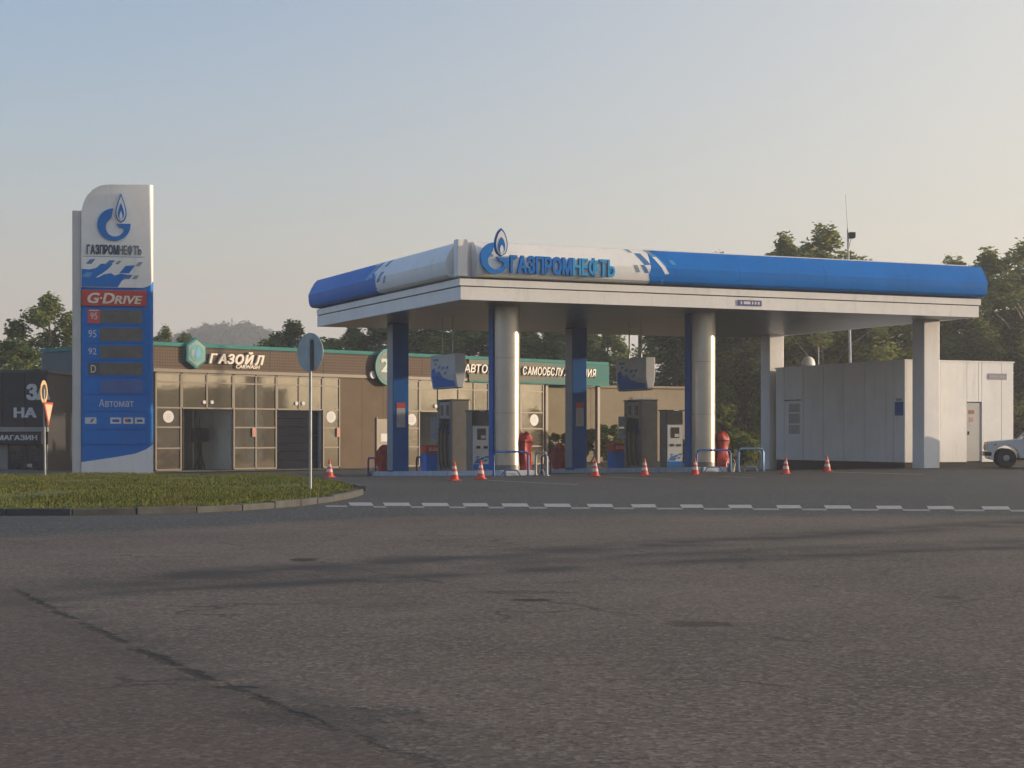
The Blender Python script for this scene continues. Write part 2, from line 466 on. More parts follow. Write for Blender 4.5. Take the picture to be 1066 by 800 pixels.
def turf_mat(name, cols, scale=0.6):
    m = bpy.data.materials.new(name)
    m.use_nodes = True
    nt = m.node_tree
    b = nt.nodes['Principled BSDF']
    pos = nn(nt, 'ShaderNodeNewGeometry').outputs['Position']
    rnd = nn(nt, 'ShaderNodeNewGeometry').outputs['Random Per Island']
    c = mixc(nt, smooth(nt, noise(nt, pos, scale, 5), 0.35, 0.65), cols[0], cols[1])
    c = mixc(nt, smooth(nt, noise(nt, pos, scale * 2.3, 4), 0.46, 0.62), c, cols[2])
    c = mixc(nt, math_(nt, 'MULTIPLY', rnd, 0.35), c, cols[3])
    nt.links.new(c, b.inputs['Base Color'])
    b.inputs['Roughness'].default_value = 0.9
    b.inputs['Specular IOR Level'].default_value = 0.15
    return m
TURF = turf_mat('turf', ((0.10, 0.13, 0.028), (0.18, 0.18, 0.042), (0.17, 0.15, 0.05), (0.065, 0.10, 0.02)))
EARTH = turf_mat('meadow', ((0.035, 0.045, 0.016), (0.06, 0.06, 0.024), (0.09, 0.07, 0.04), (0.03, 0.04, 0.012)), 0.1)

def leaf_mat(name, dark, light, warm):
    m = bpy.data.materials.new(name)
    m.use_nodes = True
    nt = m.node_tree
    nt.nodes.remove(nt.nodes['Principled BSDF'])
    out = nt.nodes['Material Output']
    g = nn(nt, 'ShaderNodeNewGeometry')
    rnd = g.outputs['Random Per Island']
    f = noise(nt, g.outputs['Position'], 0.45, 4)
    c = mixc(nt, smooth(nt, f, 0.35, 0.65), dark, light)
    c = mixc(nt, smooth(nt, rnd, 0.55, 1.0), c, warm)
    d = nn(nt, 'ShaderNodeBsdfDiffuse')
    t = nn(nt, 'ShaderNodeBsdfTranslucent')
    nt.links.new(c, d.inputs['Color'])
    nt.links.new(c, t.inputs['Color'])
    mx = nn(nt, 'ShaderNodeMixShader')
    mx.inputs[0].default_value = 0.4
    nt.links.new(d.outputs[0], mx.inputs[1])
    nt.links.new(t.outputs[0], mx.inputs[2])
    nt.links.new(mx.outputs[0], out.inputs['Surface'])
    return m
LEAF_MID = leaf_mat('leaves_mid', (0.1, 0.15, 0.05), (0.2, 0.25, 0.07), (0.29, 0.28, 0.08))
LEAF_DARK = leaf_mat('leaves_dark', (0.075, 0.125, 0.052), (0.145, 0.2, 0.068), (0.2, 0.22, 0.07))
LEAF_BIRCH = leaf_mat('leaves_birch', (0.14, 0.19, 0.065), (0.27, 0.3, 0.095), (0.38, 0.33, 0.11))
LEAF_SHRUB = leaf_mat('leaves_shrub', (0.09, 0.125, 0.035), (0.16, 0.185, 0.05), (0.25, 0.21, 0.06))
NEEDLE = leaf_mat('needles', (0.026, 0.05, 0.034), (0.044, 0.075, 0.042), (0.055, 0.085, 0.046))
HILLMAT = leaf_mat('hill_wood', (0.016, 0.032, 0.028), (0.026, 0.045, 0.034), (0.03, 0.048, 0.034))

# ------------------------------------------------------------------ mesh helpers
class MB:
    def __init__(self):
        self.v, self.f = [], []
    def add(self, vs, fs):
        n = len(self.v)
        self.v.extend(tuple(p) for p in vs)
        self.f.extend(tuple(i + n for i in f) for f in fs)
        return self
    def box(self, x0, x1, y0, y1, z0, z1):
        return self.add([(x0, y0, z0), (x1, y0, z0), (x1, y1, z0), (x0, y1, z0), (x0, y0, z1), (x1, y0, z1), (x1, y1, z1), (x0, y1, z1)],
                        [(0, 3, 2, 1), (4, 5, 6, 7), (0, 1, 5, 4), (1, 2, 6, 5), (2, 3, 7, 6), (3, 0, 4, 7)])
    def prism_xz(self, pts, y0, y1):          # outline in x,z (counter-clockwise seen from -y), extruded along y
        n = len(pts)
        vs = [(p[0], y0, p[1]) for p in pts] + [(p[0], y1, p[1]) for p in pts]
        fs = [tuple(range(n)), tuple(range(2 * n - 1, n - 1, -1))]
        fs += [(i, i + n, (i + 1) % n + n, (i + 1) % n) for i in range(n)]
        return self.add(vs, fs)
    def prism_yz(self, pts, x0, x1):
        n = len(pts)
        vs = [(x0, p[0], p[1]) for p in pts] + [(x1, p[0], p[1]) for p in pts]
        fs = [tuple(range(n)), tuple(range(2 * n - 1, n - 1, -1))]
        fs += [(i, i + n, (i + 1) % n + n, (i + 1) % n) for i in range(n)]
        return self.add(vs, fs)
    def tube(self, path, rad, seg=8):
        path = [Vector(p) for p in path]
        rads = rad if isinstance(rad, (list, tuple)) else [rad] * len(path)
        rings = []
        for i, p in enumerate(path):
            t = (path[min(i + 1, len(path) - 1)] - path[max(i - 1, 0)])
            t.normalize()
            a = Vector((0, 0, 1)) if abs(t.z) < 0.9 else Vector((1, 0, 0))
            e1 = t.cross(a).normalized()
            e2 = t.cross(e1)
            rings.append([p + (e1 * math.cos(2 * math.pi * k / seg) + e2 * math.sin(2 * math.pi * k / seg)) * rads[i] for k in range(seg)])
        vs = [q for r in rings for q in r]
        fs = []
        for i in range(len(path) - 1):
            for k in range(seg):
                k2 = (k + 1) % seg
                fs.append((i * seg + k, i * seg + k2, (i + 1) * seg + k2, (i + 1) * seg + k))
        fs.append(tuple(range(seg - 1, -1, -1)))
        fs.append(tuple((len(path) - 1) * seg + k for k in range(seg)))
        return self.add(vs, fs)
    def lathe(self, prof, seg=20, sq=None):   # (r, z) rings
        vs, fs = [], []
        for r, z in prof:
            for k in range(seg):
                a = 2 * math.pi * k / seg
                vs.append((r * math.cos(a), r * math.sin(a), z))
        for i in range(len(prof) - 1):
            for k in range(seg):
                k2 = (k + 1) % seg
                fs.append((i * seg + k, i * seg + k2, (i + 1) * seg + k2, (i + 1) * seg + k))
        fs.append(tuple(range(seg - 1, -1, -1)))
        fs.append(tuple((len(prof) - 1) * seg + k for k in range(seg)))
        return self.add(vs, fs)
    def disc_y(self, cx, cz, r, y0, y1, seg=24, rx=None):  # round plate facing -y
        rx = rx or r
        pts = [(cx + rx * math.cos(2 * math.pi * k / seg), cz + r * math.sin(2 * math.pi * k / seg)) for k in range(seg)]
        return self.prism_xz(pts, y0, y1)
    def build(self, name, m, parent=None, smooth_=False, bevel=0.0, fix=True, sharp=40):
        me = bpy.data.meshes.new(name)
        me.from_pydata(self.v, [], self.f)
        if fix:
            bm = bmesh.new()
            bm.from_mesh(me)
            bmesh.ops.recalc_face_normals(bm, faces=bm.faces)
            if bevel:
                es = [e for e in bm.edges if len(e.link_faces) == 2 and e.calc_face_angle(0) > 0.6]
                bmesh.ops.bevel(bm, geom=es, offset=bevel, segments=2, affect='EDGES', profile=0.5, clamp_overlap=True)
            bm.to_mesh(me)
            bm.free()
        me.materials.append(m)
        if smooth_:
            me.polygons.foreach_set('use_smooth', [True] * len(me.polygons))
            try:
                me.set_sharp_from_angle(angle=R(sharp))
            except Exception:
                pass
        o = bpy.data.objects.new(name, me)
        COL.objects.link(o)
        o.parent = parent
        return o

def tag(o, label=None, cat=None, group=None, kind=None):
    if label: o['label'] = label
    if cat: o['category'] = cat
    if group: o['group'] = group
    if kind: o['kind'] = kind
    return o

def empty(name, loc=(0, 0, 0), rz=0.0, label=None, cat=None, group=None, kind=None):
    o = bpy.data.objects.new(name, None)
    o.empty_display_size = 0.3
    COL.objects.link(o)
    o.location = loc
    o.rotation_euler = (0, 0, rz)
    return tag(o, label, cat, group, kind)

def copy_tree(o, parent=None):
    c = o.copy()
    COL.objects.link(c)
    c.parent = parent
    for ch in list(o.children):
        copy_tree(ch, c)
    return c

# lettering ---------------------------------------------------------------
TXT = {}
def text_raw(s, bold=0.0, shear=0.0):
    key = (s, bold, shear)
    if key not in TXT:
        cu = bpy.data.curves.new('lettering', 'FONT')
        cu.body = s
        cu.size = 1.0
        cu.shear = shear
        cu.resolution_u = 3
        ob = bpy.data.objects.new('lettering', cu)
        COL.objects.link(ob)
        dg = bpy.context.evaluated_depsgraph_get()
        me = bpy.data.meshes.new_from_object(ob.evaluated_get(dg))
        vs = [(v.co.x, v.co.y) for v in me.vertices]
        fs = [tuple(p.vertices) for p in me.polygons]
        bpy.data.objects.remove(ob)
        bpy.data.curves.remove(cu)
        bpy.data.meshes.remove(me)
        TXT[key] = (vs, fs)
    return TXT[key]

def slab_from_flat(pts, fs, y_face, thick):
    """flat 2-D mesh in x,z turned into a slab facing -y"""
    n = len(pts)
    vs = [(p[0], y_face, p[1]) for p in pts] + [(p[0], y_face + thick, p[1]) for p in pts]
    out = [tuple(f) for f in fs] + [tuple(i + n for i in reversed(f)) for f in fs]
    cnt = {}
    for f in fs:
        for i in range(len(f)):
            a, b = f[i], f[(i + 1) % len(f)]
            k = (min(a, b), max(a, b))
            cnt.setdefault(k, []).append((a, b))
    for k, l in cnt.items():
        if len(l) == 1:
            a, b = l[0]
            out.append((b, a, a + n, b + n))
    return vs, out

def word(name, s, x0, x1, z0, z1, y_face, thick, m, parent, bold=0.02, shear=0.0, letters=False, ref=None):
    """lettering filling the rectangle x0..x1, z0..z1 on a face that looks to -y"""
    objs = []
    if letters:
        cur, items = 0.0, []
        for ch in s:
            if ch == ' ':
                cur += 0.32
                continue
            vs, fs = text_raw(ch, bold, shear)
            lo, hi = min(p[0] for p in vs), max(p[0] for p in vs)
            items.append(([(p[0] - lo + cur, p[1]) for p in vs], fs))
            cur += (hi - lo) + 0.07 + bold * 1.6
    else:
        items = [text_raw(s, bold, shear)]
    xs = [p[0] for it in items for p in it[0]]
    zs = [p[1] for it in items for p in it[0]]
    if ref:
        zr = [p[1] for p in text_raw(ref, bold, shear)[0]]
        zlo, zhi = min(zr), max(zr)
    else:
        zlo, zhi = min(zs), max(zs)
    sx = (x1 - x0) / (max(xs) - min(xs))
    sz = (z1 - z0) / (zhi - zlo)
    for vs, fs in items:
        pts = [(x0 + (p[0] - min(xs)) * sx, z0 + (p[1] - zlo) * sz) for p in vs]
        mb = MB()
        sh = [(0, 0)] if bold <= 0 else [(0, 0), (-bold, 0), (bold, 0), (0, -bold * .6), (0, bold * .6), (-bold, -bold * .6), (bold, bold * .6), (-bold, bold * .6), (bold, -bold * .6)]
        for q, (bx, bz) in enumerate(sh):
            v3, f3 = slab_from_flat([(p[0] + bx * sx, p[1] + bz * sz) for p in pts], fs, y_face + q * .0006, thick)
            mb.add(v3, f3)
        objs.append(mb.build(name, m, parent, fix=False))
    return objs

def flame_logo(parent, cx, cz, r, y, thick, lift=0.0, fw=1.0):
    """the round blue G with its flame; r = radius of the G"""
    g = [(math.cos(R(a)), math.sin(R(a))) for a in range(93, 346, 9)]
    g += [(1.0, 0.06), (0.12, 0.06), (0.30, -0.15), (0.46, -0.18)]
    g += [(0.06 + 0.56 * math.cos(R(a)), -0.17 + 0.56 * math.sin(R(a))) for a in range(-12, -236, -12)]
    g += [(-0.16, 0.42)]
    pts = [(cx + p[0] * r, cz + p[1] * r) for p in g]
    MB().prism_xz(pts, y, y + thick).build('logo_letter', SIGNBLUE, parent)
    def almond(w, z0, z1, tip=0.62):
        a = []
        n = 10
        for i in range(n + 1):
            t = i / n
            a.append((w * math.sin(math.pi * t ** tip) ** (1.0 if tip < .7 else .62), z0 + (z1 - z0) * t))
        b = [(-x, z) for x, z in reversed(a[1:-1])]
        return a + b
    fx = cx + 0.42 * r
    for nm, w, z0, z1, m, dy in (('logo_flame', 0.33, 0.12, 1.92, BLUE_D, 0.0), ('logo_flame', 0.27, 0.20, 1.78, FASCIA, -0.012),
                                 ('logo_flame', 0.19, 0.30, 1.35, BLUE, -0.024), ('logo_flame', 0.09, 0.32, 0.85, FASCIA, -0.036)):
        p = [(fx + q[0] * r, cz + q[1] * r) for q in almond(w * fw, z0, z1, .62 if fw == 1 else .8)]
        MB().prism_xz(p, y + dy - lift, y + dy + thick).build(nm, m, parent)

# ------------------------------------------------------------------ ground
def axis(core0, core1, step, outer):
    n = int(round((core1 - core0) / step))
    core = [core0 + i * step for i in range(n + 1)]
    return [-o for o in reversed(outer)] + core + list(outer)

gx = axis(-60, 60, 2.0, [75, 100, 150, 250, 450, 720])
gy = [-720, -300, -100, -40] + [i * 2.0 for i in range(-10, 66)] + [150, 200, 300, 500, 720]

def sheet(name, xs, ys, dz, m, keep=None):
    mb = MB()
    idx = {}
    for j, y in enumerate(ys):
        for i, x in enumerate(xs):
            idx[i, j] = len(mb.v)
            mb.v.append((x, y, gz(x, y) + dz))
    for j in range(len(ys) - 1):
        for i in range(len(xs) - 1):
            if keep and not keep((xs[i] + xs[i + 1]) / 2, (ys[j] + ys[j + 1]) / 2):
                continue
            mb.f.append((idx[i, j], idx[i + 1, j], idx[i + 1, j + 1], idx[i, j + 1]))
    o = mb.build(name, m, None, fix=False, smooth_=True)
    return tag(o, kind='structure')

sheet('ground', gx, gy, -0.012, EARTH)
def is_paved(x, y):
    u, v = uv_of(x, y)
    return y < 50 or v < 14.6 or (x < 4 and y < 92)
sheet('road', [i * 1.0 for i in range(-70, 71)], [i * 1.0 for i in range(-20, 93)], 0.0, ASPHALT, is_paved)

# painted squares over the speed hump line
mk = empty('road_marking', (0, 0, 0), kind='structure')
UP = [(365, 389), (401, 428), (441, 468), (483.6, 509), (524, 551), (568, 595), (613, 639), (659, 684), (710, 733), (760, 784),
      (810, 835), (860, 887), (914, 940), (967, 994), (1024, 1052), (1082, 1112)]
def mark(pxa, pxb, ya, yb, slant, m, nm='painted_square'):
    a, b, c, d = gpx(pxa, yb), gpx(pxb, yb), gpx(pxb - slant, ya), gpx(pxa - slant, ya)
    MB().add([(p.x, p.y, 0.005 + gz(p.x, p.y)) for p in (a, b, c, d)], [(0, 1, 2, 3)]).build(nm, m, mk)
for i, (a, b) in enumerate(UP):
    t = (a - 365) / 690.0
    y = 523.6 + 4.2 * t
    mark(a, b, y, y + 3.4, 2.5, PAINT)
    if i + 1 < len(UP):
        mark(b + .5, UP[i + 1][0] + 1.5, y + 3.7, y + 5.5, 1.5, PAINT_LOW)
mark(340, 362, 526.6, 528.4, 1.5, PAINT_LOW)
for (a, ya, b, yb) in ((508, 500.5, 602, 505), (632, 497, 700, 499.5), (748, 496.5, 786, 498), (860, 493.2, 960, 494.6)):
    p, q = gpx(a, ya), gpx(b, yb)
    MB().add([(p.x, p.y - .25, gz(p.x, p.y - .25) + .006), (q.x, q.y - .25, gz(q.x, q.y - .25) + .006), (q.x, q.y + .25, gz(q.x, q.y + .25) + .006), (p.x, p.y + .25, gz(p.x, p.y + .25) + .006)],
             [(0, 1, 2, 3)]).build('painted_line', PAINT_OLD, mk)

# grass island and its kerb ------------------------------------------------
front_px = [(-260, 536), (-120, 537), (0, 537), (100, 537), (200, 534.5), (260, 531.5), (310, 527.5), (350, 522), (372, 517.5), (382, 513.5)]
back_px = [(381, 511.5), (368, 507.5), (335, 501.5), (280, 497.5), (200, 495.2), (100, 495.5), (0, 497), (-120, 498), (-260, 498)]
front = [gpx(*p) for p in front_px]
back = [gpx(*p) for p in back_px]
isl = front + back
def lerp_poly(poly, step):
    out, acc = [poly[0].copy()], 0.0
    for a, b in zip(poly, poly[1:]):
        d = (b - a).length
        t = step - acc
        while t <= d:
            out.append(a.lerp(b, t / d))
            t += step
        acc = d - (t - step)
    return out
kerb = empty('kerb', (0, 0, 0), kind='structure')
def kerb_line(poly, inward):
    pts = lerp_poly(poly, 1.0)
    for a, b in zip(pts, pts[1:]):
        t = (b - a).normalized()
        n = Vector((-t.y, t.x, 0)) * inward
        g = 0.008
        h = 0.112 + random.uniform(-.016, .012)
        a2, b2 = a + t * g + n * random.uniform(-.012, .012), b - t * g + n * random.uniform(-.012, .012)
        q = [a2, b2, b2 + n * 0.16, a2 + n * 0.16]
        vs = [(p.x, p.y, gz(p.x, p.y) - 0.05) for p in q] + [(p.x, p.y, gz(p.x, p.y) + h) for p in q]
        MB().add(vs, [(0, 3, 2, 1), (4, 5, 6, 7), (0, 1, 5, 4), (1, 2, 6, 5), (2, 3, 7, 6), (3, 0, 4, 7)]).build('kerb_stone', CONCRETE, kerb, bevel=0.015)
kerb_line(front, 1)
kerb_line(back[:5], 1)

def inside(poly, x, y):
    c = False
    n = len(poly)
    j = n - 1
    for i in range(n):
        if (poly[i].y > y) != (poly[j].y > y) and x < (poly[j].x - poly[i].x) * (y - poly[i].y) / (poly[j].y - poly[i].y) + poly[i].x:
            c = not c
        j = i
    return c
cen = sum(isl, Vector()) / len(isl)
inner = [p + (cen - p).normalized() * 0.16 for p in isl]
def turf_z(x, y):
    return gz(x, y) + 0.09 + 0.05 * mnoise.noise(Vector((x * 0.35, y * 0.2, 0)))
def build_turf():
    bm = bmesh.new()
    vs = [bm.verts.new((p.x, p.y, 0)) for p in inner]
    bm.faces.new(vs)
    bmesh.ops.triangulate(bm, faces=bm.faces)
    for _ in range(5):
        bmesh.ops.subdivide_edges(bm, edges=bm.edges[:], cuts=1, use_grid_fill=True)
    for v in bm.verts:
        v.co.z = turf_z(v.co.x, v.co.y) - 0.02
    me = bpy.data.meshes.new('verge')
    bm.to_mesh(me)
    bm.free()
    me.materials.append(TURF)
    o = bpy.data.objects.new('verge', me)
    COL.objects.link(o)
    tag(o, kind='structure')
    mb = MB()
    rnd = random.Random(3)
    x0, x1 = min(p.x for p in inner), max(p.x for p in inner)
    y0, y1 = min(p.y for p in inner), max(p.y for p in inner)
    n = 0
    while n < 70000:
        x, y = rnd.uniform(x0, x1), y0 + (y1 - y0) * rnd.random() ** 1.3
        if x < (-40 - CX) / F * y or not inside(inner, x, y):
            continue
        dens = 0.5 + mnoise.noise(Vector((x * 0.5, y * 0.3, 5)))
        if rnd.random() > 0.15 + dens * 1.3:
            n += 1
            continue
        n += 1
        z = turf_z(x, y) - 0.02
        h = rnd.uniform(0.025, 0.065) * (0.7 + 0.8 * max(0, dens))
        a = rnd.uniform(0, 2 * math.pi)
        w = rnd.uniform(0.008, 0.02)
        lx, ly = rnd.gauss(0, .35) * h, rnd.gauss(0, .35) * h
        mb.v += [(x - w * math.cos(a), y - w * math.sin(a), z), (x + w * math.cos(a), y + w * math.sin(a), z), (x + lx, y + ly, z + h)]
        k = len(mb.v)
        mb.f.append((k - 3, k - 2, k - 1))
    g = mb.build('grass', TURF, None, fix=False)
    tag(g, 'short patchy grass growing on the kerbed verge', 'grass', kind='stuff')
build_turf()

# ------------------------------------------------------------------ canopy
SOF = 5.2
cano = empty('fuel_canopy', (C0[0], C0[1], 0), ALPHA, 'long white and blue filling station canopy with lightbox fascia on six columns', 'canopy')
MB().box(.25, CL - .25, .25, CD - .25, SOF + .05, SOF + 1.75).build('roof_slab', WHITE, cano)
n = 16
for i in range(n):
    a, b = .1 + (CL - .2) * i / n, .1 + (CL - .2) * (i + 1) / n
    MB().box(a + .006, b - .006, .1, CD - .1, SOF, SOF + .045).build('soffit_panel', SOFFIT, cano)
# two-step white fascia on the four sides
nseg = 4
for i in range(nseg):
    a, b = CL * i / nseg, CL * (i + 1) / nseg
    MB().box(a + (.004 if i else 0), b, 0, .09, SOF - .01, SOF + .37).build('fascia_panel', FASCIA, cano)
    MB().box(a + (.004 if i else -.05), b + (.05 if i == nseg - 1 else 0), -.05, .09, SOF + .40, SOF + .60).build('fascia_band', FASCIA, cano)
    MB().box(a + (.004 if i else 0), b, CD - .09, CD, SOF - .01, SOF + .60).build('fascia_panel', FASCIA, cano)
for i in range(3):
    a, b = .092 + (CD - .184) * i / 3, .092 + (CD - .184) * (i + 1) / 3
    MB().box(0, .09, a + (.004 if i else 0), b, SOF - .01, SOF + .37).build('fascia_panel', FASCIA, cano)
    MB().box(-.05, .09, a + (.004 if i else 0), b, SOF + .40, SOF + .60).build('fascia_band', FASCIA, cano)
    MB().box(CL - .09, CL, a + (.004 if i else 0), b, SOF - .01, SOF + .37).build('fascia_panel', FASCIA, cano)
    MB().box(CL - .09, CL + .05, a + (.004 if i else 0), b, SOF + .40, SOF + .60).build('fascia_band', FASCIA, cano)
MB().box(.03, CL - .03, .03, CD - .03, SOF + .37, SOF + .40).build('fascia_groove', DARK, cano)
MB().box(.06, CL - .06, .06, CD - .06, SOF + .60, SOF + .66).build('fascia_groove', DARK, cano)

PROF = [(.02, .66), (.17, .68), (.25, .74), (.29, .86), (.305, 1.02), (.31, 1.14), (.20, 1.38), (.08, 1.58), (-.03, 1.69), (-.2, 1.72)]   # outward, up
def prof_at(t):
    """t 0..1 over the visible curve"""
    pts = PROF
    L = [0]
    for a, b in zip(pts, pts[1:]):
        L.append(L[-1] + math.hypot(b[0] - a[0], b[1] - a[1]))
    s = t * L[-1]
    for i in range(len(pts) - 1):
        if s <= L[i + 1] + 1e-9:
            k = (s - L[i]) / (L[i + 1] - L[i])
            o = pts[i][0] + k * (pts[i + 1][0] - pts[i][0])
            z = pts[i][1] + k * (pts[i + 1][1] - pts[i][1])
            nx, nz = (pts[i + 1][1] - pts[i][1]), -(pts[i + 1][0] - pts[i][0])
            l = math.hypot(nx, nz)
            return o, z, nx / l, nz / l
    return pts[-1][0], pts[-1][1], 0, 1

def lightbox(name, a, b, side, m):
    pts = PROF + [(-.2, .66)]
    mb = MB()
    if side == 'front':
        mb.prism_yz([(-p[0], SOF + p[1]) for p in pts], a, b)
    elif side == 'left':
        mb.prism_xz([(-p[0], SOF + p[1]) for p in pts], a, b)
    elif side == 'right':
        mb.prism_xz([(CL + p[0], SOF + p[1]) for p in pts], a, b)
    else:
        mb.prism_yz([(CD + p[0], SOF + p[1]) for p in pts], a, b)
    return mb.build(name, m, cano, smooth_=True, sharp=24)
WH_END, WH_END_L = 6.15, 6.6
lbw = lightbox('lightbox', .42, WH_END, 'front', FASCIA)
for a_, b_ in zip((WH_END, 9.3, 12.5, 15.7), (9.3, 12.5, 15.7, CL + .112)):
    lightbox('lightbox', a_ + .003, b_ - .003, 'front', BLUE)
lightbox('lightbox', .42, WH_END_L, 'left', FASCIA)
lightbox('lightbox', WH_END_L + .006, 10.2, 'left', BLUE)
lightbox('lightbox', 10.214, CD + .1, 'left', BLUE)
lightbox('lightbox', .3, CD - .3, 'right', BLUE)
lightbox('lightbox', .3, CL - .3, 'back', BLUE)
MB().box(-.16, .16, -.16, .16, SOF + .66, SOF + 1.74).build('corner_post', FASCIA, cano, bevel=.02)

def patch(u0, t0, w, h, slant, m, side='front', off=.006):
    """a slanted printed diamond laid over the curved lightbox"""
    mb = MB()
    nseg = 4
    rows = []
    for i in range(nseg + 1):
        t = t0 + h * i / nseg
        o, z, nx, nz = prof_at(t)
        o += nx * off
        z = SOF + z + nz * off
        s = slant * i / nseg
        if side == 'front':
            rows.append(((u0 + s, -o, z), (u0 + w + s, -o, z)))
        else:
            rows.append(((-o, u0 + s, z), (-o, u0 + w + s, z)))
    vs = [p for r in rows for p in r]
    mb.add(vs, [(2 * i, 2 * i + 1, 2 * i + 3, 2 * i + 2) for i in range(nseg)])
    mb.build('printed_diamond', m, cano, fix=False)
def front_ut(cxp, cyp):    # a point of the printed pattern -> along the front, up the curve
    px, py = 640 + cxp / 4.845, 220 + cyp / 4.845
    k = (px - CX) / F
    u = (C0[1] * k - C0[0]) / (UX - UY * k)
    yb, yt = 292 + (px - 483) * .033, 258.5 + (px - 488) * .049
    return u, clamp((yb - py) / (yb - yt), .02, .98)
def quad_patch(q, m, off):
    c = [front_ut(*p) for p in q]
    n = 6
    mb = MB()
    for i in range(n + 1):
        for j in range(n + 1):
            a, b = i / n, j / n
            u = (1 - a) * ((1 - b) * c[0][0] + b * c[1][0]) + a * ((1 - b) * c[3][0] + b * c[2][0])
            t = (1 - a) * ((1 - b) * c[0][1] + b * c[1][1]) + a * ((1 - b) * c[3][1] + b * c[2][1])
            o, z, nx, nz = prof_at(t)
            mb.v.append((u, -(o + nx * off), SOF + z + nz * off))
    for i in range(n):
        for j in range(n):
            k = i * (n + 1) + j
            mb.f.append((k, k + 1, k + n + 2, k + n + 1))
    mb.build('printed_diamond', m, cano, fix=False)
for q, m_, o_ in (
        (((42, 236), (62, 236), (84, 258), (66, 258)), GREYBLUE, .007), (((136, 240), (160, 240), (186, 266), (164, 266)), GREYBLUE, .007),
        (((90, 261), (120, 262), (160, 304), (130, 305)), MIDBLUE, .007), (((70, 304), (90, 304), (104, 327), (85, 327)), GREYBLUE, .007),
        (((106, 304), (126, 304), (150, 330), (130, 330)), MIDBLUE, .008), (((164, 267), (192, 266), (240, 312), (214, 314)), LIGHTBLUE, .007),
        (((165, 306), (205, 308), (228, 336), (150, 334)), BLUE, .006), (((148, 333), (230, 335), (235, 384), (166, 384)), BLUE, .007),
        (((176, 276), (196, 276), (250, 334), (230, 335)), FASCIA, .009), (((176, 240), (215, 240), (240, 268), (196, 268)), BLUE, .008),
        (((212, 352), (222, 350), (232, 372), (222, 374)), LIGHTBLUE, .009), (((255, 288), (275, 290), (290, 306), (268, 305)), LIGHTBLUE, .007)):
    quad_patch(q, m_, o_)
for (u0, t0, w, h, sl, m, o) in (
        (6.7, .5, .5, .4, -.9, FASCIA, .006), (6.5, .2, .3, .5, .4, BLUE, .007), (7.3, .45, .35, .4, -.7, LIGHTBLUE, .007), (5.9, .70, .28, .22, -.3, MIDBLUE, .007),
        (6.2, .35, .3, .22, -.3, MIDBLUE, .007), (5.7, .30, .2, .15, -.15, GREYBLUE, .007), (6.9, .82, .5, .12, -.3, FASCIA, .008)):
    patch(u0, t0, w, h, sl, m, 'left', o)

# channel letters and flame badge on the front white box
word('sign_letter', 'ГАЗПРОМ', 1.44, 3.42, SOF + .81, SOF + 1.30, -.40, .10, SIGNBLUE, cano, bold=.05, letters=True)
word('sign_letter', 'НЕФТЬ', 3.47, 4.86, SOF + .81, SOF + 1.30, -.40, .10, SIGNSKY, cano, bold=.03, letters=True, ref='Н')
flame_logo(cano, .92, SOF + 1.20, .46, -.42, .10, fw=1.35)
# small blue number plate on the fascia
MB().box(9.42, 10.28, -.028, 0, SOF + .10, SOF + .28).build('number_plate', mat('plate_blue', (0.07, 0.085, 0.28), .5), cano)
for a, b in ((9.50, 9.56), (9.62, 9.86), (9.92, 9.97), (10.02, 10.08), (10.13, 10.2)):
    MB().box(a, b, -.033, -.027, SOF + .15, SOF + .235).build('plate_mark', PALE, cano)

# columns
def zb(u, v, up=0.0):
    x, y = xy_of(u, v)
    return gz(x, y) + up
def column_box(u, v, w, m, up):
    z0 = zb(u, v, up) - .02
    return MB().box(u - w / 2, u + w / 2, v - w / 2, v + w / 2, z0, SOF).build('column', m, cano, bevel=.02)
blue_cols = [(2.1, 11.0), (9.0, 10.7)]
round_cols = [(2.5, 2.3), (9.45, 2.2)]
white_cols = [(18.2, 2.0), (18.22, 11.8)]
for (u, v) in blue_cols:
    c = column_box(u, v, .6, BLUE_D, .15)
    a = .13
    zz = zb(u, v)
    MB().box(u - .16, u + .16, v - .318, v - .301, zz + 1.72, zz + 2.40).build('notice', NOTICE, c)
    MB().box(u - .16, u + .16, v - .318, v - .301, zz + 2.404, zz + 2.60).build('notice', mat('notice_red', (0.50, 0.06, 0.06), .5), c)
    MB().box(u - .302, u - .3005, v - .29, v + .29, zz + .2, SOF - .05).build('skylit_face', GREYBLUE, c)  # sky light on the left face, painted as a thin grey-blue sheet
for (u, v) in round_cols:
    mb = MB()
    mb.lathe([(.40, zb(u, v, .13)), (.40, SOF)], 40)
    o = mb.build('column', STEEL, cano, smooth_=True)
    o.location = (u, v, 0)
    MB().box(-.43, .36, .12, .46, zb(u, v, .13), SOF - .002).build('blue_backing', BLUE_D, o)
    MB().lathe([(.415, zb(u, v, .15)), (.415, zb(u, v, .15) + .18)], 40).build('base_ring', STEEL_D, o, smooth_=True)
    for z in (1.9, 3.6):
        MB().lathe([(.4025, z), (.4025, z + .012)], 40).build('seam', STEEL_D, o)
for (u, v) in white_cols:
    column_box(u, v, .66, WHITE, 0.0)

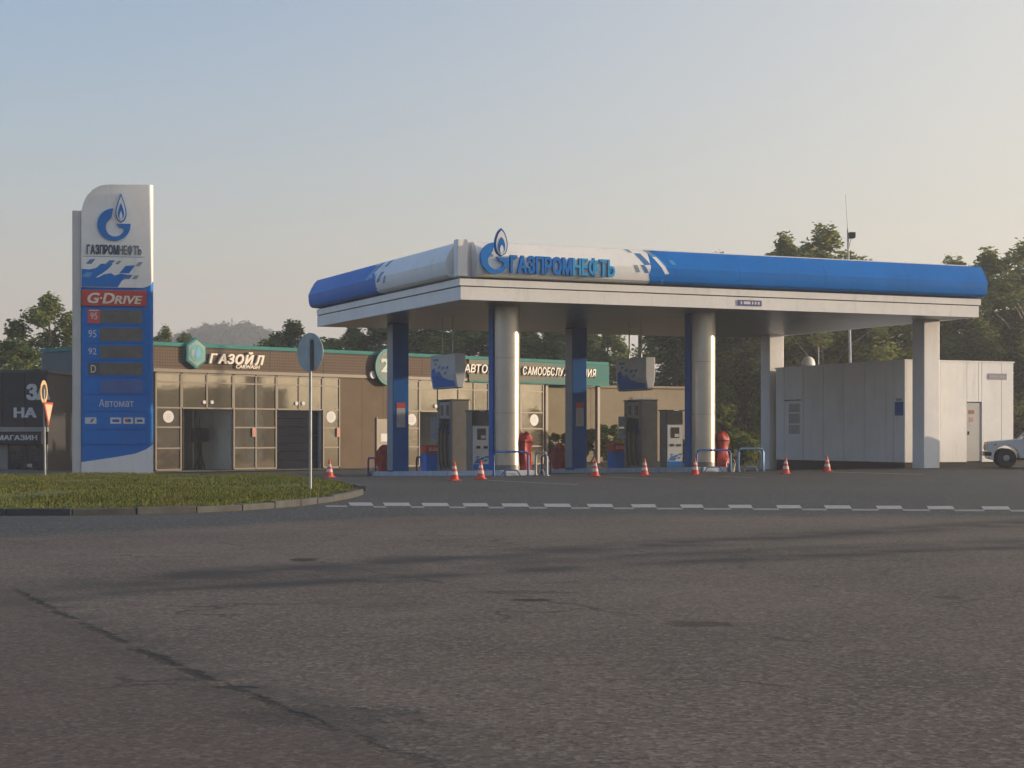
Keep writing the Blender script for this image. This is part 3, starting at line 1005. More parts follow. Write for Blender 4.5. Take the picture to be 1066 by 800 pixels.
# ------------------------------------------------------------------ islands and what stands on them
isl_spec = [(2.4, 1.25, 12.8, 'white kerbed pump island nearest the pylon'), (9.4, 1.45, 12.4, 'white kerbed pump island nearest the white kiosk')]
for (u, v0, v1, lab) in isl_spec:
    x, y = xy_of(u, v0)
    e = empty('pump_island', (x, y, 0), ALPHA, lab, 'pump island', 'pump islands under the canopy')
    npc = 9
    Ls = v1 - v0
    for i in range(npc):
        a, b = Ls * i / npc, Ls * (i + 1) / npc
        za, zbb = zb(u, v0 + a), zb(u, v0 + b)
        for s in (-1, 1):
            xa, xb = (-.6, -.45) if s < 0 else (.45, .6)
            vs = [(xa, a + .006, za - .1), (xb, a + .006, za - .1), (xb, b - .006, zbb - .1), (xa, b - .006, zbb - .1),
                  (xa, a + .006, za + .16), (xb, a + .006, za + .16), (xb, b - .006, zbb + .16), (xa, b - .006, zbb + .16)]
            MB().add(vs, [(0, 3, 2, 1), (4, 5, 6, 7), (0, 1, 5, 4), (1, 2, 6, 5), (2, 3, 7, 6), (3, 0, 4, 7)]).build('kerb_block', KERBW, e, bevel=.012)
        vs = [(-.448, a, za - .1), (.448, a, za - .1), (.448, b, zbb - .1), (-.448, b, zbb - .1),
              (-.448, a, za + .15), (.448, a, za + .15), (.448, b, zbb + .15), (-.448, b, zbb + .15)]
        MB().add(vs, [(0, 3, 2, 1), (4, 5, 6, 7), (0, 1, 5, 4), (1, 2, 6, 5), (2, 3, 7, 6), (3, 0, 4, 7)]).build('paving_slab', CONCRETE, e)
    z0 = zb(u, v0)
    MB().box(-.448, .448, -.12, -.003, z0 - .1, z0 + .16).build('kerb_block', KERBW, e, bevel=.012)

def at(u, v, up=.15):
    x, y = xy_of(u, v)
    return (x, y, gz(x, y) + up)

def dispenser(u, v, lab):
    e = empty('fuel_dispenser', at(u, v), ALPHA, lab, 'fuel dispenser', 'fuel dispensers on the islands')
    MB().box(-.31, .31, -.66, -.42, 0, 2.34).build('end_pillar', STEEL_D, e, bevel=.02)
    MB().box(-.31, .31, .42, .66, 0, 2.34).build('end_pillar', STEEL_D, e, bevel=.02)
    MB().box(-.26, .26, -.42, .42, 0, 1.22).build('cabinet', STEEL_D, e)
    MB().box(-.14, .14, -.42, .42, 1.22, 1.74).build('nozzle_bay', DARK, e)
    h = MB().box(-.30, .30, -.42, .42, 1.742, 2.30).build('header', mat('header_grey', (.25, .25, .25), .4, var=.1), e)
    for s in (-1, 1):
        for k in range(3):
            MB().box(s * .303 - .006, s * .303 + .006, -.36 + k * .25, -.15 + k * .25, 1.84, 2.18).build('price_window', SCREEN if k != 1 else GREYBLUE, h)
    for s in (-1, 1):
        for k in range(5):
            y = -.34 + k * .17
            m = BLUE if k % 2 == 0 else (BLACK if k != 1 else MIDBLUE)
            nb = MB()
            nb.box(s * .15 - .03, s * .15 + .03, y - .035, y + .035, 1.36, 1.60)
            nb.tube([(s * .15, y, 1.40), (s * .25, y, 1.34), (s * .29, y, 1.20)], .022, 6)
            nz = nb.build('nozzle', m, e)
            MB().tube([(s * .16, y, 1.62), (s * .30, y + .02, 1.58), (s * .36, y + .02, 1.30), (s * .37, y + .015, .75), (s * .36, y - .03, .22), (s * .31, y - .06, .10), (s * .27, y - .05, .30)],
                      .024, 6).build('hose', HOSE_Y if k in (1, 3) else HOSE, nz, smooth_=True)
    for k, (z0, z1) in enumerate(((1.02, 1.38), (1.44, 1.80))):
        MB().box(-.60, -.32, .50, .53, z0, z1).build('grade_plate', mat('grade_plate_white', (.42, .46, .5), .5, var=.2, vscale=10), e)
    MB().box(-.33, .33, -.68, .68, 2.342, 2.38).build('cap', STEEL_D, e)
    return e
dispenser(2.4, 6.5, 'grey steel fuel dispenser on the pump island nearest the pylon')
dispenser(9.4, 6.40, 'grey steel fuel dispenser on the pump island nearest the white kiosk')

def terminal(u, v, lab):
    e = empty('payment_terminal', at(u, v), ALPHA, lab, 'terminal', 'payment terminals on the islands')
    MB().box(-.32, .32, -.20, .26, 0, 1.90).build('body', STEEL_D, e, bevel=.015)
    f = MB().box(-.29, .29, -.235, -.203, .04, 1.44).build('front_panel', mat('terminal_white', (.56, .57, .57), .4, var=.06, dirt=.1), e, bevel=.008)
    MB().box(-.285, .285, -.243, -.236, .05, .22).build('blue_foot', BLUE, f)
    for (x, z, w, h) in ((-.26, .24, .18, .16), (-.1, .24, .1, .08), (-.06, .36, .13, .08), (.07, .30, .10, .07), (.10, .42, .14, .06), (-.2, .42, .1, .05)):
        MB().add([(x, -.240, z), (x + w, -.240, z), (x + w + h, -.240, z + h), (x + h * .7, -.240, z + h)], [(0, 1, 2, 3)]).build('printed_diamond', MIDBLUE, f, fix=False)
    MB().box(-.14, .16, -.25, -.236, 1.0, 1.36).build('keypad_screen', SCREEN, f)
    MB().box(-.02, .14, -.256, -.2505, 1.04, 1.14).build('keypad', GALV, f)
    MB().box(-.17, -.04, -.258, -.236, .72, .80).build('card_slot', BLACK, f)
    MB().box(.08, .22, -.258, -.236, .72, .80).build('card_slot', BLACK, f)
    MB().box(-.30, .30, -.228, -.202, 1.47, 1.87).build('header_screen', SCREEN, e)
    MB().box(-.35, .35, -.30, .28, 1.902, 1.95).build('visor', DARK, e)
    MB().box(-.08, .12, -.305, -.3005, 1.91, 1.94).build('visor_mark', PALE, e)
    return e
terminal(2.42, 4.4, 'white fronted payment terminal beside the first steel column')
terminal(9.42, 4.25, 'white fronted payment terminal beside the second steel column')

def bucket_stand(u, v, lab):
    e = empty('service_box', at(u, v), ALPHA, lab, 'service box', 'blue service boxes behind the dispensers')
    MB().box(-.32, .32, -.24, .24, 0, .60).build('box_body', BLUE, e, bevel=.015)
    p = MB().box(-.33, .33, -.25, .25, .602, .90).build('red_header', RED, e, bevel=.01)
    word('lettering', 'G-Drive', -.22, .24, .69, .81, -.256, .005, CREAM, p, bold=.02, shear=.2)
    return e
bucket_stand(2.3, 8.15, 'blue service box with red header behind the first dispenser')
bucket_stand(9.3, 7.9, 'blue service box with red header behind the second dispenser')

def hang_sign(u, v, lab):
    e = empty('hanging_sign', (*xy_of(u, v), 2.80), ALPHA, lab, 'hanging sign', 'pump signs hanging from the canopy')
    L = 1.12
    mb = MB()
    prof = [(-.10, 0.0), (.10, 0.0), (.18, .42), (.18, 1.12), (-.18, 1.12), (-.18, .42)]
    mb.prism_xz(prof, -L, L)
    mb.build('sign_box', mat('hanging_sign_white', (.50, .52, .55), .4, var=.06, dirt=.08), e, bevel=.015)
    for s in (-1, 1):
        p0 = [(s * .265, .42), (s * .105, 0.0)]
        def pt(y, z):
            x = .182 if z >= .42 else .102 + .08 * z / .42
            return (s * (x + .012), y, z)
        mb = MB()
        vs = []
        ys = [(-.98, .22), (-.5, .26), (0.0, .36), (.3, .58), (.55, .50), (.75, .70), (.98, .62)]
        for (y, z) in ys:
            vs += [pt(y, .04), pt(y, min(z, .42)), pt(y, z)]
        fs = []
        for i in range(len(ys) - 1):
            fs += [(3 * i, 3 * i + 3, 3 * i + 4, 3 * i + 1), (3 * i + 1, 3 * i + 4, 3 * i + 5, 3 * i + 2)]
        mb.add(vs, fs).build('printed_wave', BLUE, e, fix=False)
        for (y, z, w, h) in ((.25, .66, .2, .1), (-.1, .60, .2, .12), (-.45, .62, .18, .1), (.6, .78, .16, .07), (-.3, .45, .2, .1)):
            MB().add([(s * .195, y, z), (s * .195, y + w, z), (s * .195, y + w - h, z + h), (s * .195, y - h, z + h)], [(0, 1, 2, 3)]).build('printed_diamond', MIDBLUE, e, fix=False)
        MB().box(s * .190 - .005, s * .190 + .005, .42, .86, .92, .99).build('printed_mark', MIDBLUE, e)
    MB().box(-.09, .09, -L + .05, L - .05, -.02, .0).build('base_rail', BLUE_D, e)
    for y in (-.45, .45):
        MB().tube([(0, y, 1.1), (0, y, SOF - 2.80)], .025, 8).build('hanger_rod', GALV, e)
    return e
hang_sign(2.4, 7.0, 'white and blue pump sign hanging over the island nearest the pylon')
hang_sign(9.45, 6.9, 'white and blue pump sign hanging over the island nearest the kiosk')

def bag(u, v, lab, h=1.0, seed=1, up=.15):
    rnd = random.Random(seed)
    mb = MB()
    seg, rows = 20, 12
    for j in range(rows + 1):
        t = j / rows
        r = .20 + .12 * math.sin(min(1, t * 1.15) * math.pi * .6)
        r = .25 + .035 * math.sin(t * 5 + seed)
        if t > .8:
            r *= math.sqrt(max(.02, 1 - ((t - .8) / .2) ** 2 * .92))
        for k in range(seg):
            a = 2 * math.pi * k / seg
            q = r * (1 + .42 * mnoise.noise(Vector((math.cos(a) * 1.6 + seed, math.sin(a) * 1.6, t * 3))) + .05 * math.sin(a * 7 + t * 3))
            mb.v.append((q * math.cos(a) * .92 / max(abs(math.cos(a)), abs(math.sin(a))) ** .5, q * math.sin(a) * .82 / max(abs(math.cos(a)), abs(math.sin(a))) ** .5, h * t + .14 * t * mnoise.noise(Vector((math.cos(a) * 1.2, math.sin(a) * 1.2, seed)))))
    for j in range(rows):
        for k in range(seg):
            k2 = (k + 1) % seg
            mb.f.append((j * seg + k, j * seg + k2, (j + 1) * seg + k2, (j + 1) * seg + k))
    mb.f.append(tuple(range(seg - 1, -1, -1)))
    mb.f.append(tuple(rows * seg + k for k in range(seg)))
    e = empty('covered_bin', at(u, v, up), ALPHA, lab, 'covered bin', 'bins wrapped in red covers')
    mb.build('plastic_cover', RED_BAG, e, smooth_=True)
    MB().tube([(0.285 * math.cos(2 * math.pi * k / 18), 0.255 * math.sin(2 * math.pi * k / 18), h * .76) for k in range(19)], .012, 5).build('tie_cord', BLACK, e)
    return e
bag(3.02, 2.15, 'bin wrapped in red plastic right of the first steel column', 1.16, 3)
bag(10.05, 2.05, 'bin wrapped in red plastic right of the second steel column', 1.14, 8)
bag(2.05, 12.35, 'bin wrapped in dark red plastic left of the first blue column', .95, 5)
bag(8.9, 11.95, 'bin wrapped in dark red plastic left of the second blue column', .95, 6)

def rail(p, q, h, m, lab, r=.035):
    """a hooped guard rail between two ground points (u,v)"""
    a, b = Vector(at(*p, 0)), Vector(at(*q, 0))
    c = (a + b) / 2
    e = empty('guard_rail', c, math.atan2(b.y - a.y, b.x - a.x), lab, 'guard rail', 'hooped guard rails by the islands')
    L = (b - a).length / 2
    k = .12
    path = [(-L, 0, -.03), (-L, 0, h - k), (-L + k * .3, 0, h - k * .3), (-L + k, 0, h), (L - k, 0, h), (L - k * .3, 0, h - k * .3), (L, 0, h - k), (L, 0, -.03)]
    MB().tube(path, r, 10).build('hoop', m, e, smooth_=True)
    for s in (-1, 1):
        MB().lathe([(.075, .0), (.075, .02)], 12).build('base_plate', m, e).location = (s * L, 0, 0)
    MB().tube([(-L * .55, 0, 0.0), (-L * .35, 0, .16), (L * .35, 0, .16), (L * .55, 0, 0.0)], r * .6, 6).build('brace', m, e)
    return e
rail((1.44, .9), (2.58, .9), .72, BLUE_RAIL, 'dark blue hooped rail before the first steel column')
rail((2.95, .35), (2.95, 1.15), .70, GALV, 'short silver hooped rail right of the first island end')
rail((8.48, .95), (9.72, .95), .70, BLUE_RAIL, 'dark blue hooped rail before the second steel column')
rail((10.02, .95), (10.95, .95), .74, mat('rail_glint', (.10, .22, .42), .25, metal=.3), 'lighter blue hooped rail near the white column')  # blue rail whose bright reflection is put into a lighter colour
rail((1.95, 12.95), (1.95, 13.75), .66, BLUE_RAIL, 'dark blue hooped rail at the far left island end')
rail((8.85, 12.6), (8.85, 13.4), .66, BLUE_RAIL, 'dark blue hooped rail at far end of the second island')
rail((3.0, 10.6), (3.0, 11.5), .66, BLUE_RAIL, 'dark blue hooped rail right behind the first blue column')

# white bucket beside the second island
e = empty('bucket', at(10.0, 1.35, 0), ALPHA, 'small pale bucket by the second steel column', 'bucket')
MB().lathe([(.10, 0), (.14, .26), (.15, .27), (.13, .27), (.09, .02)], 16).build('pail', mat('pail_white', (.6, .58, .45), .5), e, smooth_=True)
MB().tube([(-.14, 0, .25), (-.1, 0, .38), (0, 0, .42), (.1, 0, .38), (.14, 0, .25)], .008, 5).build('handle', GALV, e)

# traffic cones
def cone_proto():
    e = empty('traffic_cone', (0, 0, 0), 0)
    MB().box(-.145, .145, -.145, .145, 0, .03).build('base', CONE_RED, e, bevel=.012)
    MB().lathe([(.125, .03), (.100, .14), (.022, .50), (.016, .515), (.004, .52)], 20).build('cone_body', CONE_RED, e, smooth_=True)
    MB().lathe([(.0985, .155), (.079, .245)], 20).build('white_band', CONE_WHITE, e, smooth_=True)
    MB().lathe([(.0645, .312), (.048, .39)], 20).build('white_band', CONE_WHITE, e, smooth_=True)
    return e
cones = [(473, 500.5, 'orange cone in front of the first fuel dispenser', 0), (500.5, 499, 'orange cone in front of the first payment terminal', 0),
         (619.5, 496.5, 'orange cone between the two pump islands, beside the second blue column', 0), (671, 495.3, 'orange cone in front of the second fuel dispenser', 0),
         (723.5, 494.6, 'orange cone left of the second steel column', 0), (818, 493.5, 'orange cone in front of the left end of the kiosk', 0),
         (861, 491.0, 'orange cone in front of the middle of the kiosk', 0), (343, 497.0, 'lone orange cone near the car wash gate, by the round sign pole', 0)]
cp = None
for i, (px, py, lab, _) in enumerate(cones):
    z = 0.0
    for _k in range(6):
        p = gpx(px, py, z)
        z = gz(p.x, p.y)
    if cp is None:
        cp = cone_proto()
        o = cp
    else:
        o = copy_tree(cp)
    o.location = (p.x, p.y, z)
    o.rotation_euler = (0, 0, random.uniform(0, 1.5))
    tag(o, lab, 'traffic cone', 'traffic cones along the forecourt')

# ------------------------------------------------------------------ kiosk (technical building behind the white columns)
KU0, KU1, KV0, KV1, KTOP = 18.0, 22.75, 2.92, 11.15, 3.83
kx, ky = xy_of(KU0, KV0)
kio = empty('service_kiosk', (kx, ky, 0), ALPHA, 'white panelled single storey service kiosk behind the right canopy columns', 'kiosk')
W_, D_ = KU1 - KU0, KV1 - KV0
MB().box(.05, W_ - .05, .05, D_ - .05, -.3, KTOP - .05).build('core', mat('core_grey', (.10, .10, .10), .8), kio)
MB().box(.02, W_ - .02, .02, D_ - .02, -.35, .27).build('plinth', mat('plinth_dark', (.05, .045, .042), .9), kio)
def ksolve_v(px):         # photo column -> distance along the left face
    k = (px - CX) / F
    a, b = xy_of(KU0, KV0)
    return (a - k * b) / (k * VY - VX)
def ksolve_u(px):
    k = (px - CX) / F
    a, b = xy_of(KU0, KV0)
    return (a - k * b) / (k * UY - UX)
seams = [0.0] + [ksolve_v(p) for p in (931, 923, 901, 879, 858, 837, 817)] + [D_]
for a, b in zip(seams, seams[1:]):
    MB().box(-.03, .055, a + .015, b - .015, .27, KTOP).build('wall_panel', WHITE, kio)
fs_ = [0.0] + [ksolve_u(p) for p in (978, 1003)] + [W_]
ud0, ud1 = ksolve_u(1006), ksolve_u(1021.5)
fpan = [(.0, ksolve_u(978)), (ksolve_u(978), ud0), (ud1, ksolve_u(1042)), (ksolve_u(1042), W_)]
for a, b in fpan:
    MB().box(a + .01 - (.03 if a == 0 else 0), b - .01, -.03, .055, .27, KTOP).build('wall_panel', WHITE, kio)
um = ksolve_u(1018)
for a, b in ((ud0, um), (um, ud1)):
    MB().box(a + .01, b - .01, -.03, .055, 2.42, KTOP).build('wall_panel', WHITE, kio)
for a, b in ((0, D_ / 2), (D_ / 2, D_)):
    MB().box(W_ - .055, W_ + .03, a + .01, b - .01, .27, KTOP).build('wall_panel', WHITE, kio)
MB().box(-.05, W_ + .05, -.05, D_ + .05, KTOP + .003, KTOP + .05).build('roof', WHITE, kio)
dr = MB().box(ud0 + .03, ud1 - .03, .0, .045, .30, 2.38).build('door', mat('door_pale', (.45, .45, .44), .5, var=.06), kio)
MB().box(ud0 + .06, ud0 + .10, -.04, 0.0, 1.24, 1.36).build('handle', BLACK, dr)
MB().box(ud0 + .09, ud0 + .34, -.008, -.001, 1.98, 2.12).build('door_notice', mat('notice_redbrown', (.30, .10, .08), .6), dr)
MB().box(ud0 + .12, ud0 + .30, -.008, -.001, 1.70, 1.86).build('door_notice', mat('notice_pink', (.45, .24, .22), .6), dr)
MB().box(ud0 + .14, ud0 + .28, -.008, -.001, 1.50, 1.62).build('door_notice', NOTICE, dr)
u0, u1 = ksolve_u(1028), ksolve_u(1047)
pl = MB().box(u0, u1, -.05, -.032, 3.22, 3.44).build('name_plate', mat('plate_lilac', (.28, .26, .33), .5), kio)
for k in range(6):
    a = u0 + .06 + k * (u1 - u0 - .12) / 6
    MB().box(a, a + .06, -.056, -.051, 3.29, 3.37).build('plate_mark', NOTICE, pl)
v0, v1 = ksolve_v(942) + .03, ksolve_v(932)
MB().box(-.05, -.032, v0 + .02, v1 - .04, 1.92, 2.40).build('blue_notice', BLUE_D, kio)
MB().box(-.047, -.032, v0 + .1, v1 - .1, 2.43, 2.52).build('blue_notice', GREYBLUE, kio)
v0, v1 = ksolve_v(833), ksolve_v(822)
for z0, z1 in ((1.28, 1.62), (1.68, 2.06), (2.12, 2.44)):
    MB().box(-.040, -.031, v0, v1, z0, z1).build('poster', mat('poster_grey', (.38, .39, .37), .5, var=.25, vscale=8), kio)
MB().box(-.045, -.031, v0 - .1, v1 + .3, 2.56, 2.60).build('bracket', DARK, kio)
vv = ksolve_v(830)
e = empty('roof_dome', (*xy_of(KU0 + .5, KV0 + vv), KTOP + .05), 0, 'small white dome on the kiosk roof', 'roof dome')
MB().lathe([(.26, 0), (.27, .12), (.23, .26), (.14, .36), (.02, .40)], 18).build('dome', WHITE, e, smooth_=True)
MB().lathe([(.30, 0), (.30, .03)], 18).build('flange', GALV, e)
vv = ksolve_v(843)
e = empty('roof_antenna', (*xy_of(KU0 + .4, KV0 + vv), KTOP + .05), 0, 'short thin antenna on the kiosk roof beside the dome', 'antenna')
MB().tube([(0, 0, 0), (0, 0, .72)], .018, 6).build('rod', GALV, e)
MB().box(-.1, .1, -.1, .1, 0, .03).build('foot', GALV, e)
for z in (.35, .55):
    MB().tube([(-.12, 0, z), (.12, 0, z)], .01, 5).build('cross_arm', GALV, e)

# lamp post with a mast behind the canopy
p = ppx(885.5, 454, 74)
e = empty('lamp_post', (p.x, p.y, gz(p.x, p.y)), 0, 'tall thin lamp post with a single dark lantern behind the canopy', 'lamp post')
MB().tube([(0, 0, 0), (-.03, 0, 5), (-.12, 0, 10.2)], [.075, .06, .04], 10).build('post', mat('post_pale', (.45, .44, .42), .5), e, smooth_=True)
MB().tube([(-.12, 0, 9.2), (-.02, 0, 9.6), (.05, 0, 9.85)], .025, 6).build('arm', GALV, e)
MB().box(-.10, .18, -.22, .22, 9.82, 10.06).build('lantern', BLACK, e, bevel=.03)
MB().tube([(-.12, 0, 10.2), (-.22, 0, 11.7)], [.02, .012], 6).build('mast_rod', GALV, e)

# ------------------------------------------------------------------ parked car (white boxy hatch beyond the kiosk door)
def car(loc, rz):
    e = empty('parked_car', loc, rz, 'white boxy car parked before the kiosk at the right edge', 'car')
    # x forward, y left, z up; nose at x = 0, tail at -3.75
    wr, wx0, wx1 = .33, -.62, -2.82
    def arch(cx):
        return [(cx + (wr + .09) * math.cos(R(a)), .34 + (wr + .09) * math.sin(R(a))) for a in range(-12, 193, 17)]
    prof = [(-.02, .34), (.0, .62), (-.02, .84), (-.10, .90), (-1.12, .985), (-1.20, .99), (-3.60, .99), (-3.68, .92), (-3.70, .40), (-3.62, .30)]
    low = [p for p in reversed(arch(wx1))] + [p for p in reversed(arch(wx0))]
    outline = prof + low + [(-.06, .30)]
    MB().prism_xz(outline, -.80, .80).build('body', CARPAINT, e, bevel=.03)
    # cabin
    mb = MB()
    b0 = [(-1.12, .985), (-3.55, .985)]
    vs = [(-1.15, -.74, .985), (-3.60, -.74, .985), (-3.60, .74, .985), (-1.15, .74, .985), (-1.62, -.60, 1.47), (-3.30, -.60, 1.47), (-3.30, .60, 1.47), (-1.62, .60, 1.47)]
    mb.add(vs, [(0, 3, 2, 1), (4, 5, 6, 7), (0, 1, 5, 4), (1, 2, 6, 5), (2, 3, 7, 6), (3, 0, 4, 7)])
    mb.build('glasshouse', GLASSCAR, e, bevel=.02)
    rb = MB().add([(-1.60, -.63, 1.465), (-3.36, -.63, 1.465), (-3.36, .63, 1.465), (-1.60, .63, 1.465), (-1.74, -.52, 1.53), (-3.25, -.52, 1.53), (-3.25, .52, 1.53), (-1.74, .52, 1.53)],
                  [(0, 3, 2, 1), (4, 5, 6, 7), (0, 1, 5, 4), (1, 2, 6, 5), (2, 3, 7, 6), (3, 0, 4, 7)]).build('roof', CARPAINT, e, bevel=.015)
    for s in (-1, 1):
        for (xa, xb) in ((-1.15, -1.62), (-2.28, -2.26), (-3.60, -3.30)):
            MB().tube([(xa, s * .75, .98), (xb, s * .615, 1.48)], .035, 6).build('pillar', CARPAINT, e)
    for wx in (wx0, wx1):
        for s in (-1, 1):
            w = empty('wheel', (wx, s * .72, .33))
            w.parent = e
            w.rotation_euler = (R(90), 0, 0)
            MB().lathe([(.20, -.09), (.30, -.095), (.33, -.06), (.33, .06), (.30, .095), (.20, .09)], 28).build('tyre', TYRE, w, smooth_=True)
            MB().lathe([(.05, -.10), (.19, -.075), (.205, -.03), (.205, .03), (.19, .075), (.05, .10)], 20).build('rim', RIM, w, smooth_=True)
    MB().box(-.14, .10, -.82, .82, .40, .54).build('bumper', BLACK, e, bevel=.03)
    MB().box(-3.80, -3.62, -.82, .82, .40, .54).build('bumper', BLACK, e, bevel=.03)
    for s in (-1, 1):
        o = MB().lathe([(.10, 0), (.10, .03), (.02, .05)], 18).build('headlight', LAMP, e)
        o.location = (-.005, s * .55, .70)
        o.rotation_euler = (0, R(90), 0)
        MB().box(-.02, .012, s * .55 - .1, s * .55 + .1, .82, .87).build('indicator', AMBER, e)
        MB().box(-.30, -.20, s * .803 - .006, s * .803 + .006, .76, .80).build('indicator', AMBER, e)
        d = MB().box(-2.26, -1.16, s * .803 - .006, s * .803 + .006, .36, .975).build('door', CARPAINT, e, bevel=.004)
        MB().box(-2.20, -2.06, s * .82 - .012, s * .82 + .012, .86, .89).build('handle', BLACK, d)
        MB().box(-1.52, -1.38, s * .84 - .09, s * .84 + .09, 1.02, 1.13).build('mirror', BLACK, e, bevel=.02)
        MB().box(-2.9, -.95, s * .805 - .008, s * .805 + .008, .27, .335).build('sill', BLACK, e)
    MB().box(-.01, .012, -.36, .36, .60, .80).build('grille', BLACK, e)
    MB().box(.10, .108, -.26, .26, .42, .53).build('number_plate', PALE, e)
    return e
cu_, cv_ = uv_of((1021 - CX) / F * 59.8, 59.8)
cx_, cy_ = xy_of(cu_ + .05, cv_ - .2)
car((cx_, cy_, gz(cx_ + 1, cy_)), R(169))

# ------------------------------------------------------------------ price pylon
PZ = 59.0
S_ = F / PZ
PB = 492.0
px0 = (75 - CX) / F * PZ
pyl = empty('price_pylon', (px0, PZ, EYE - (PB - HY) / S_), R(9), 'tall curved white and blue fuel price pylon beside the grass verge', 'price sign')
def lx(px): return (px - 75) / S_ / math.cos(R(9))
def lz(py): return (PB - py) / S_
MB().box(lx(75), lx(84.2), .05, .34, -.4, lz(219)).build('side_post', mat('post_white', (.55, .54, .52), .45, var=.06, dirt=.15), pyl, bevel=.03)
# blue core with a round right edge
XR = lx(156.5)
core = [(lx(84.5), lz(481)), (lx(84.5), lz(299))]
def slab(z0, z1, m, nm, y0=0.0, x0=None, x1=None, rr=.14):
    """a body slab whose right edge is rounded front and back"""
    x0 = lx(84.6) if x0 is None else x0
    x1 = XR if x1 is None else x1
    d = .42
    pts = [(x0, y0)]
    pts += [(x1 - rr + rr * math.sin(R(a)), y0 + rr - rr * math.cos(R(a))) for a in range(0, 91, 15)]
    pts += [(x1 - rr + rr * math.cos(R(a)), d - rr + rr * math.sin(R(a))) for a in range(0, 91, 15)]
    pts += [(x0, d)]
    n = len(pts)
    vs = [(p[0], p[1], z0) for p in pts] + [(p[0], p[1], z1) for p in pts]
    fs = [tuple(range(n - 1, -1, -1)), tuple(range(n, 2 * n))] + [(i, (i + 1) % n, (i + 1) % n + n, i + n) for i in range(n)]
    return MB().add(vs, fs).build(nm, m, pyl, smooth_=True)
slab(lz(484), lz(292), BLUE, 'core', .02)
# lower white foot: swooping top edge
foot = [(lx(84.3), -.3), (XR, -.3), (XR, lz(463)), (lx(150), lz(468)), (lx(139), lz(472.5)), (lx(120), lz(476)), (lx(100), lz(479)), (lx(84.3), lz(481.3))]
MB().prism_xz(foot, -.012, .43).build('foot_panel', FASCIA, pyl)
# upper white head: rounded left shoulder, rounded lower right corner
head = [(lx(84.3), lz(299)), (lx(146), lz(299)), (lx(151), lz(297.5)), (lx(154.5), lz(295)), (XR, lz(291.5)), (XR, lz(190.8)), (lx(110), lz(191.6)), (lx(103), lz(193)),
        (lx(96), lz(197)), (lx(90), lz(203.5)), (lx(86.5), lz(211)), (lx(84.3), lz(220))]
def rounded_head():
    bm = bmesh.new()
    n = len(head)
    f = [bm.verts.new((p[0], -.03, p[1])) for p in head]
    b = [bm.verts.new((p[0], .44, p[1])) for p in head]
    bm.faces.new(f)
    bm.faces.new(list(reversed(b)))
    for i in range(n):
        bm.faces.new((f[i], b[i], b[(i + 1) % n], f[(i + 1) % n]))
    bmesh.ops.recalc_face_normals(bm, faces=bm.faces)
    es = [e for e in bm.edges if abs(e.verts[0].co.x - XR) < 1e-5 and abs(e.verts[1].co.x - XR) < 1e-5 and abs(e.verts[0].co.y - e.verts[1].co.y) < 1e-5]
    bmesh.ops.bevel(bm, geom=es, offset=.15, segments=6, affect='EDGES', profile=.5)
    me = bpy.data.meshes.new('head_panel')
    bm.to_mesh(me)
    bm.free()
    me.materials.append(FASCIA)
    me.polygons.foreach_set('use_smooth', [True] * len(me.polygons))
    me.set_sharp_from_angle(angle=R(35))
    o = bpy.data.objects.new('head_panel', me)
    COL.objects.link(o)
    o.parent = pyl
    return o
hd = rounded_head()
flame_logo(pyl, lx(117.3), lz(233.5), 17.0 / S_, -.09, .05)
word('sign_letter', 'ГАЗПРОМ', lx(90), lx(121.5), lz(264.3), lz(254.8), -.06, .03, mat('letters_navy', (.03, .06, .14), .5), pyl, bold=.05, letters=True)
word('sign_letter', 'НЕФТЬ', lx(122.3), lx(145), lz(264.3), lz(255.2), -.06, .03, mat('letters_grey', (.16, .19, .23), .5), pyl, bold=.03, letters=True, ref='Н')
MB().box(lx(86), lx(148), -.034, -.03, lz(267.2), lz(266.6)).build('panel_joint', GREYBLUE, pyl)
def flat(poly, m, y=-.036, nm='printed_shape', par=None):
    MB().prism_xz([(lx(a), lz(b)) for a, b in poly], y, y + .004).build(nm, m, par or pyl)
flat([(84.8, 298.6), (84.8, 280), (92, 280.5), (99, 279), (104, 274.5), (116, 274.5), (111, 280), (106, 284), (99, 288.5), (101, 289), (107, 285.5), (114, 284), (118, 286.5), (124, 284.5), (134, 286), (125, 292), (121, 298.6)], BLUE)
flat([(89, 274.5), (93, 270), (98.5, 269.5), (94.5, 274.8)], MIDBLUE)
flat([(107, 275.8), (113, 270.5), (118.5, 270.8), (113.5, 276)], MIDBLUE, -.040)
flat([(118, 274.5), (121.5, 271), (125, 271.3), (121.5, 275)], GREYBLUE)
flat([(122.5, 284), (129, 276.3), (138.5, 275.5), (132.5, 284)], BLUE, -.040)
flat([(138.5, 276.3), (142, 272.2), (146.5, 272), (143, 276.5)], GREYBLUE)
flat([(126.5, 290), (130, 285.5), (136, 285.5), (133, 290)], MIDBLUE, -.042)
flat([(135, 290), (138, 286.2), (142.5, 286), (140, 290)], GREYBLUE)
flat([(84.8, 288), (90, 283), (96, 284), (92, 289)], LIGHTBLUE, -.042)
